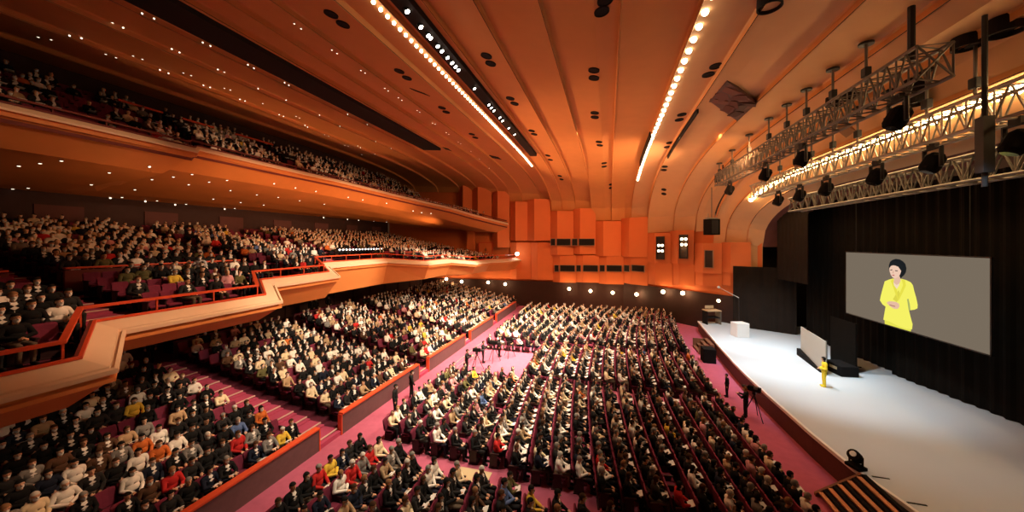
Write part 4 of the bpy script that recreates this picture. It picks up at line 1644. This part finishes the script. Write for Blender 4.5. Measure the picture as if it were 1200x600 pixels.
def place_person(q):
    s = q[2]
    top = pick(TOPS)
    lh = random.random() < .42
    hr = pick(HAIRS)
    v = random.randrange(4)
    T = TEMPL[v * 2 + (1 if lh else 0)]
    o = bpy.data.objects.new('person', T['person'])
    C.objects.link(o)
    o.location = (s[0] + random.uniform(-.02, .03), s[1] + random.uniform(-.02, .02), s[2])
    o.rotation_euler = (0, 0, s[3] + random.uniform(-.12, .12))
    k = random.uniform(.96, 1.06)
    o.scale = (k, k * 1.0, k)
    o.color = (*random.choice(SKINS), 1)
    masked = random.random() < .86
    suit = top[0] in ('black', 'charcoal', 'navy', 'brown', 'grey') and random.random() < .5
    for nm, col in (('jacket', top[1]), ('shirt', (.82, .80, .76)), ('trousers', random.choice(LEGS)), ('hair', hr[1]), ('face_mask', (.82, .82, .82)), ('shoe0', (.012, .012, .012)), ('shoe1', (.012, .012, .012))):
        if (nm == 'face_mask' and not masked) or (nm == 'shirt' and not suit):
            continue
        c = bpy.data.objects.new({'shirt': 'shirt_front'}.get(nm, nm.rstrip('01')), T[nm])
        C.objects.link(c)
        c.parent = o
        c.color = (*col, 1)
    tag(o, 'person in %s with %s hair, %s' % (top[0], hr[0], where(q)), 'person', 'seated audience')
    return o, top, v


leaf_m = MB().box((0, 0, 0), (.21, .3, .012)).mesh('leaflet', M['white'])
n_leaf = 0
for q in ip:
    o, top, v = place_person(q)
    if v in (1, 2) and n_leaf < 110 and random.random() < .75:
        n_leaf += 1
        l = link('leaflet', leaf_m, None, (o.location.x + .36, o.location.y, o.location.z + (.685 if v == 1 else .80)))
        l.rotation_euler = (0, -.35, o.rotation_euler.z)
        tag(l, 'white leaflet on lap, %s' % where(q), 'leaflet', 'white leaflets held by the audience')
for q in iseat:
    s = q[2]
    o = bpy.data.objects.new('theatre_seat', SEATM['theatre_seat'])
    C.objects.link(o)
    o.location = (s[0], s[1], s[2])
    o.rotation_euler = (0, 0, s[3])
    for nm in ('seat', 'backrest', 'armrest', 'armrest'):
        c = bpy.data.objects.new(nm, SEATM[nm])
        C.objects.link(c)
        c.parent = o
        if nm == 'armrest':
            c.location = (0, .27, 0) if not o.get('a') else (0, -.27, 0)
            o['a'] = 1
    del o['a']
    tag(o, 'maroon theatre seat%s, %s' % ('' if any(q is e for e in PEOPLE) else ' left empty', where(q)), 'seat', 'maroon theatre seats')


# the rest of the audience and of the seats, each as one mass
def mass_mesh(name, V, T, colors, m):
    me = bpy.data.meshes.new(name)
    me.vertices.add(len(V))
    me.vertices.foreach_set('co', V.astype(np.float32).ravel())
    me.loops.add(T.size)
    me.loops.foreach_set('vertex_index', T.astype(np.int32).ravel())
    me.polygons.add(len(T))
    me.polygons.foreach_set('loop_start', np.arange(0, T.size, 3, dtype=np.int32))
    me.polygons.foreach_set('loop_total', np.full(len(T), 3, dtype=np.int32))
    me.update(calc_edges=True)
    me.validate()
    a = me.attributes.new('col', 'FLOAT_COLOR', 'FACE')
    a.data.foreach_set('color', colors.astype(np.float32).ravel())
    me.materials.append(m)
    me.polygons.foreach_set('use_smooth', [True] * len(me.polygons))
    return me


def rotz(V, a):
    c, s = math.cos(a), math.sin(a)
    return np.stack([V[:, 0] * c - V[:, 1] * s, V[:, 0] * s + V[:, 1] * c, V[:, 2]], 1)


VV, TT, CC, off = [], [], [], 0
LV, LT, loff = [], [], 0
for q in PEOPLE:
    if id(q) in ips:
        continue
    s = q[2]
    lh = random.random() < .42
    var = random.randrange(4)
    V, T, code = LOWT[var * 2 + lh]
    tp, hr = pick(TOPS), pick(HAIRS)[1]
    top = tp[1]
    shirt = (.82, .80, .76) if tp[0] in ('black', 'charcoal', 'navy', 'brown', 'grey') and random.random() < .5 else top
    pal = np.array([random.choice(SKINS), top, random.choice(LEGS), hr, (.82, .82, .82) if random.random() < .86 else random.choice(SKINS), (.012, .012, .012), shirt])
    k = random.uniform(.96, 1.06)
    W = rotz(V * np.array((k, k * 1.0, k)), s[3] + random.uniform(-.15, .15)) + np.array((s[0] + random.uniform(-.02, .03), s[1] + random.uniform(-.03, .03), s[2]))
    VV.append(W)
    TT.append(T + off)
    off += len(W)
    CC.append(np.concatenate([pal[code], np.ones((len(T), 1))], 1))
    if random.random() < .5:
        c0 = np.array((s[0] + .36, s[1], s[2] + .70))
        hx, hy = .11, .15
        quad = np.array([(-hx, -hy, -.03), (hx, -hy, .03), (hx, hy, .03), (-hx, hy, -.03)]) + c0
        quad2 = quad - np.array((0, 0, .012))
        LV.append(np.concatenate([quad, quad2]))
        LT.append(np.array([(0, 1, 2), (0, 2, 3), (6, 5, 4), (7, 6, 4), (0, 4, 5), (0, 5, 1), (1, 5, 6), (1, 6, 2), (2, 6, 7), (2, 7, 3), (3, 7, 4), (3, 4, 0)]) + loff)
        loff += 8
me = mass_mesh('audience', np.concatenate(VV), np.concatenate(TT), np.concatenate(CC), M['crowd'])
o = link('audience', me)
tag(o, 'distant masked audience filling the hall floor and balconies', 'audience', None, 'stuff')
LTc = np.concatenate(LT)
me = mass_mesh('leaflets', np.concatenate(LV), LTc, np.tile(np.array((.82, .82, .82, 1)), (len(LTc), 1)), M['crowd'])
o = link('leaflet_mass', me)
tag(o, 'white leaflets on the laps of the distant audience', 'leaflets', None, 'stuff')

sv, st_, sc_ = [], [], []
o_ = 0
for mbx, col, dy in ((S_, (.175, .028, .058), 0), (B_, (.175, .028, .058), 0), (A_, (.035, .012, .014), .27), (BASE_, (.035, .012, .014), 0)):
    V = np.array(mbx.v) + np.array((0, dy, 0))
    tri = [(f[0], f[k], f[k + 1]) for f in mbx.f for k in range(1, len(f) - 1)]
    sv.append(V)
    st_.append(np.array(tri) + o_)
    o_ += len(V)
    sc_ += [(*col, 1)] * len(tri)
sv, st_, sc_ = np.concatenate(sv), np.concatenate(st_), np.array(sc_)
VV, TT, CC, off = [], [], [], 0
for q in allseats:
    if id(q) in isid:
        continue
    s = q[2]
    VV.append(rotz(sv, s[3]) + np.array((s[0], s[1], s[2])))
    TT.append(st_ + off)
    off += len(sv)
    CC.append(sc_ * np.array((*[random.uniform(.85, 1.15)] * 3, 1)))
me = mass_mesh('seats', np.concatenate(VV), np.concatenate(TT), np.concatenate(CC), M['crowd'])
me.polygons.foreach_set('use_smooth', [False] * len(me.polygons))
o = link('seating', me)
tag(o, 'rows of maroon theatre seats under the distant audience', 'seating', None, 'stuff')
print('seats', len(allseats), 'people', len(PEOPLE), 'individual', len(ip), len(iseat), 'deepest', ip[-1][0], iseat[-1][0])

# ------------------------------------------------------------------ standing people
STAND = {}
for kind in ('clasp', 'operate', 'walk', 'idle'):
    for lh in (False, True):
        if (kind, lh) in (('clasp', True), ('operate', False), ('walk', False), ('idle', False)):
            fg, hc = standing(kind)
            STAND[kind] = template(fg, hc, lh)


def stand_person(kind, loc, rz, label, top, legs, hair, mask=True, group=None, shoes=(.012, .012, .012), scale=1.0):
    T = STAND[kind]
    o = bpy.data.objects.new('person', T['person'])
    C.objects.link(o)
    o.location = loc
    o.rotation_euler = (0, 0, rz)
    o.scale = (scale,) * 3
    o.color = (.62, .36, .23, 1)
    for nm, col in (('jacket', top), ('trousers', legs), ('hair', hair), ('face_mask', (.8, .8, .8)), ('shoe0', shoes), ('shoe1', shoes)):
        if nm == 'face_mask' and not mask:
            continue
        c = bpy.data.objects.new(nm.rstrip('01'), T[nm])
        C.objects.link(c)
        c.parent = o
        c.color = (*col, 1)
    return tag(o, label, 'person', group)


BK, HB = (.014, .014, .015), (.012, .01, .009)
p = P(966, 453, Z=SZ)
stand_person('clasp', p, math.pi * .93, 'person in bright yellow trouser suit standing on the white stage', (.95, .74, .05), (.95, .74, .05), HB, False, shoes=(.9, .7, .05))
p = P(463, 487, Z=0)
stand_person('idle', p, .3, 'standing person in black in the wide aisle, nearer one', BK, BK, HB)
p = P(482, 467, Z=0)
stand_person('walk', p, .6, 'standing person in black in the wide aisle, farther one', BK, BK, HB)
# camera crew in the pit
for (x, y, kind, rz, lb) in ((547, 437, 'operate', .2, 'camera operator in black at the nearest pit tripod'), (566, 425, 'operate', .3, 'camera operator in black in pit middle beside barrier'), (585, 418, 'idle', 0, 'crew member in black at the far side of the camera pit'),
                             (596, 356.5, 'idle', 0, 'usher in black at the far end of the wide aisle')):
    stand_person(kind, P(x, y, Z=0), rz, lb, BK, BK, HB)


def tripod_camera(loc, rz, label, h=1.25):
    r = thing('video_camera', label, 'camera', loc, rz)
    for k in range(3):
        a = k * 2.094 + .5
        obj('tripod_leg', MB().tube([(0, 0, h), (.55 * math.cos(a), .55 * math.sin(a), .02)], [.03, .02], 6), M['blackm'], r)
    obj('head', MB().box((0, 0, h + .06), (.16, .16, .14)), M['blackm'], r)
    obj('camera_body', MB().box((0, 0, h + .28), (.6, .2, .26)), M['black'], r, bevel=.02)
    obj('lens', MB().lathe([(.07, 0), (.09, .22), (.09, .26)], (.3, 0, h + .28), (1, 0, 0), 12), M['blackm'], r)
    obj('viewfinder', MB().box((-.1, .16, h + .4), (.16, .12, .12)), M['grey'], r)
    obj('pan_handle', MB().tube([(-.1, 0, h + .05), (-.6, -.1, h - .1)], .014, 6), M['grey'], r)


tripod_camera(P(553, 434, Z=0) + Vector((.35, .1, 0)), .1, 'black video camera on tripod, nearest in the camera pit')
tripod_camera(P(572, 423, Z=0) + Vector((.5, 0, 0)), .1, 'black video camera on tripod in middle of the camera pit')
tripod_camera(P(590, 418, Z=0) + Vector((.5, 0, 0)), .1, 'black video camera on tripod, farthest in the camera pit')
stand_person('operate', P(874, 489, Z=0), math.pi - .6, 'camera operator in black beside tripod at the stage front', BK, BK, (.2, .07, .02), scale=.95)
tripod_camera(P(884, 491, Z=0), math.pi - .6, 'black video camera on tall tripod beside the stage front', 1.35)
stand_person('idle', P(852, 465, Z=0), math.pi, 'crew member in black standing at the stage front farther from tripod', BK, BK, HB, scale=.82)
# barrier rails of the pit
for k, (y0, y1) in enumerate(((22.6, 24.2), (24.6, 26.2), (26.6, 28.2))):
    r = thing('pit_barrier', 'thin pale barrier along the camera pit, %s from camera' % ('first', 'second', 'third')[k], 'barrier', (-10.6, (y0 + y1) / 2, 0), 0, 'barriers along the camera pit')
    obj('rail', MB().tube([(0, -(y1 - y0) / 2, .02), (0, -(y1 - y0) / 2, .9), (0, (y1 - y0) / 2, .9), (0, (y1 - y0) / 2, .02)], .025, 6), M['pipe'], r)
    obj('middle_rail', MB().tube([(0, -(y1 - y0) / 2, .5), (0, (y1 - y0) / 2, .5)], .018, 6), M['pipe'], r)
    for s in (-1, 1):
        obj('foot', MB().tube([(-.25, s * (y1 - y0) / 2, .02), (.25, s * (y1 - y0) / 2, .02)], .02, 6), M['pipe'], r)
# ushers behind the rear rows
zr = rear_z(13)
for k, (px, c, w) in enumerate(((176, (.08, .09, .16), 'in bluish grey at the top of the near aisle steps'), (365, BK, 'in black against rear wall, first by the booth'), (370, BK, 'in black against rear wall, second by the booth'), (385, BK, 'in dark clothes standing alone by the rear wall'))):
    X = -27.4 if k else -26.2
    y = P(px, 350, X=X).y
    stand_person('idle', (X, y, zr), -.4, 'standing usher ' + w, c, BK, HB)
# person in grey standing in the lower balcony
yq = P(236, 300, X=-20.5).y
stand_person('operate', (-20.6, yq, floor2(-20.6) + .0), -.7, 'person in pale grey shirt bending over by red partition rail', (.5, .5, .52), BK, HB, scale=.97)
# operator desk lamps on the lower balcony
r = thing('console_table', 'long dark console with a row of small white lamps on lower balcony', 'console', (-24.3, 29.5, floor2(-24.3)))
obj('table_top', MB().box((0, 0, .72), (.5, 6.8, .06)), M['black'], r)
for k in range(4):
    obj('leg', MB().box((.1, -3 + k * 2, .35), (.06, .06, .7)), M['blackm'], r)
for k in range(15):
    y = 26.4 + k / 14 * 6.2
    b = thing('console_lamp', 'small round white lamp on the lower balcony console', 'lamp', (-24.25, y, floor2(-24.3) + .75), 0, 'console lamps on the lower balcony')
    obj('glow', MB().ball((0, 0, .2), .085, 10, 6), M['led'], b, True)
    obj('stem', MB().tube([(0, 0, 0), (0, 0, .13)], .02, 6).lathe([(.06, 0), (.06, .02)], (0, 0, .0), (0, 0, 1), 8), M['blackm'], b)
# floor plate in the near gangway
q = P(553, 560, Z=0.0)
o = obj('floor_plate', MB().box((0, 0, .012), (1.4, 1.0, .02)), M['tan'])
o.location = (q.x, q.y, 0)
tag(o, 'tan floor plate on magenta carpet of the near gangway', 'floor plate')

# ------------------------------------------------------------------ light
def spot(name, loc, tgt, energy, color, size, blend=.5, soft=.3):
    l = bpy.data.lights.new(name, 'SPOT')
    l.energy = energy
    l.color = color
    l.spot_size = math.radians(size)
    l.spot_blend = blend
    l.shadow_soft_size = soft
    o = bpy.data.objects.new(name, l)
    C.objects.link(o)
    o.location = loc
    o.rotation_mode = 'QUATERNION'
    o.rotation_quaternion = (Vector(tgt) - Vector(loc)).to_track_quat('-Z', 'Y')
    return o


def area(name, loc, tgt, energy, color, sx, sy):
    l = bpy.data.lights.new(name, 'AREA')
    l.shape = 'RECTANGLE'
    l.size, l.size_y = sx, sy
    l.energy = energy
    l.color = color
    o = bpy.data.objects.new(name, l)
    C.objects.link(o)
    o.location = loc
    o.rotation_mode = 'QUATERNION'
    o.rotation_quaternion = (Vector(tgt) - Vector(loc)).to_track_quat('-Z', 'Y')
    return o


WARM = (1, .80, .56)
OR = (1, .50, .20)
ZS = ceil_z(xs_, 20) - .8
for k, (y, tx, ty, e) in enumerate(((12, -8, 14, 6000), (17, -7, 20, 19000), (21, -7, 26, 24000), (25, -10, 30, 26000), (29, -4, 31, 26000), (32, -13, 36, 22000), (34, -4, 40, 22000), (15, -14, 16, 5500))):
    spot('slot_beam', (xs_, y, ZS), (tx, ty, 0), e, WARM, 56, .85, .25)
xb = r2x(.396)
for k, (y, tx, ty, e) in enumerate(((14, -11, 14, 3500), (20, -11, 20, 7500), (26, -12, 26, 11000), (32, -12, 33, 12000), (37, -9, 39, 11000))):
    spot('bulb_row_beam', (xb, y, ceil_z(xb, y) - .6), (tx, ty, 0), e, WARM, 62, .85, .4)
for (y, tx, ty, e) in ((19, 1.5, 19, 2600), (25, 2, 25, 5000), (31, 2, 31, 6500), (37, 1, 38, 6500)):
    spot('bulb_row_beam', (xb, y, ceil_z(xb, y) - .6), (tx, ty, 0), e, WARM, 50, .9, .3)
area('bulb_row_wash', (xb, 27, ceil_z(xb, 20) - .5), (xb - .1, 27, 0), 1300, OR, .3, 28)
xb = r2x(-.925)
area('bulb_row_wash', (xb, 27, ceil_z(xb, 20) - .5), (xb - .1, 27, 0), 850, OR, .3, 24)
for (x, y, tx, tz, e) in ((6, 26, -7, Z(0), 6500), (8.9, 24, 3, Z(0), 4500)):
    spot('wall_fill', (x, y, ceil_z(x, y) - 1.0), (tx, 49, tz), e, (1, .44, .17), 70, .9, .3)  # orange fill added to light the far panels, no fixture there
for (x, y, tx, ty, tz, e, c) in ((-6.9, 14, -15, 9, Z(-2.5), 5500, (1, .58, .32)), (-7, 22, -17, 16, Z(-2), 11000, (1, .68, .42)), (-7, 27, -20.5, 24, Z(-2), 20000, WARM), (-7, 33, -17.5, 36, Z(-2), 20000, WARM)):
    spot('ledge_beam', (x, y, ZS), (tx, ty, tz), e, c, 38, .8, .3)
for (y, ty, z, e) in ((14, 9, 5.3, 2600), (20, 20, 5.9, 4200), (27, 30, 5.6, 4200)):
    spot('lip_beam', (xs_, y, ZS), (-24, ty, Z(z)), e, (1, .58, .3), 26, .9, .3)
for (y, ty, e) in ((22, 22, 6000), (28, 31, 12000)):
    spot('balcony_fill', (9, y, Z(4.5)), (-26, ty, Z(.5)), e, (1, .52, .25), 34, .9, .5)  # invented front light at the highest truss, brightens the balconies
for (y, e) in ((13, 200), (20, 650), (27, 850), (34, 850), (41, 700)):
    spot('soffit_fill', (-22.3, y, Z(.2)), (-27.5, y, Z(5)), e, (1, .45, .17), 130, .95, .3)  # added fill in mid-air, stands in for bounce onto the underside
for (y, tx, e) in ((16, 5, 1000), (26, 3, 7500), (36, 3, 8500)):
    spot('ceiling_fill', (-17, y, Z(-1.0)), (tx, y, Z(9)), e, (1, .46, .18), 62, .95, .5)  # added upward fill for the vault, no lamps on the balcony there
spot('ceiling_fill', (7.2, 30, Z(3.4)), (-2, 34, Z(8.5)), 3800, (1, .52, .26), 90, .95, .5)  # one more added fill for the vault, hung on nothing
for (x, y, tx, ty, e) in ((9.7, 27, 11.5, 29, 4700), (9.7, 23, 12.5, 25, 4200), (9.7, 30, 11.5, 35, 5800), (9.7, 18, 12.5, 20, 700), (9.7, 12.5, 12.5, 16, 280)):
    spot('stage_beam', (x, y, Z(2.7)), (tx, ty, SZ), e, (.88, .97, 1), 66, .9, .3)

w = bpy.data.worlds.new('world')
scene.world = w
w.use_nodes = True
bg = w.node_tree.nodes['Background']
bg.inputs['Color'].default_value = (1, .42, .2, 1)
bg.inputs['Strength'].default_value = .04

vs_ = scene.view_settings
vs_.view_transform = 'Standard'
vs_.look = 'None'
vs_.gamma = 1
vs_.use_curve_mapping = False
vs_.exposure = 0
scene.cycles.use_denoising = True
scene.cycles.max_bounces = 6
scene.cycles.diffuse_bounces = 3
scene.cycles.sample_clamp_indirect = 4
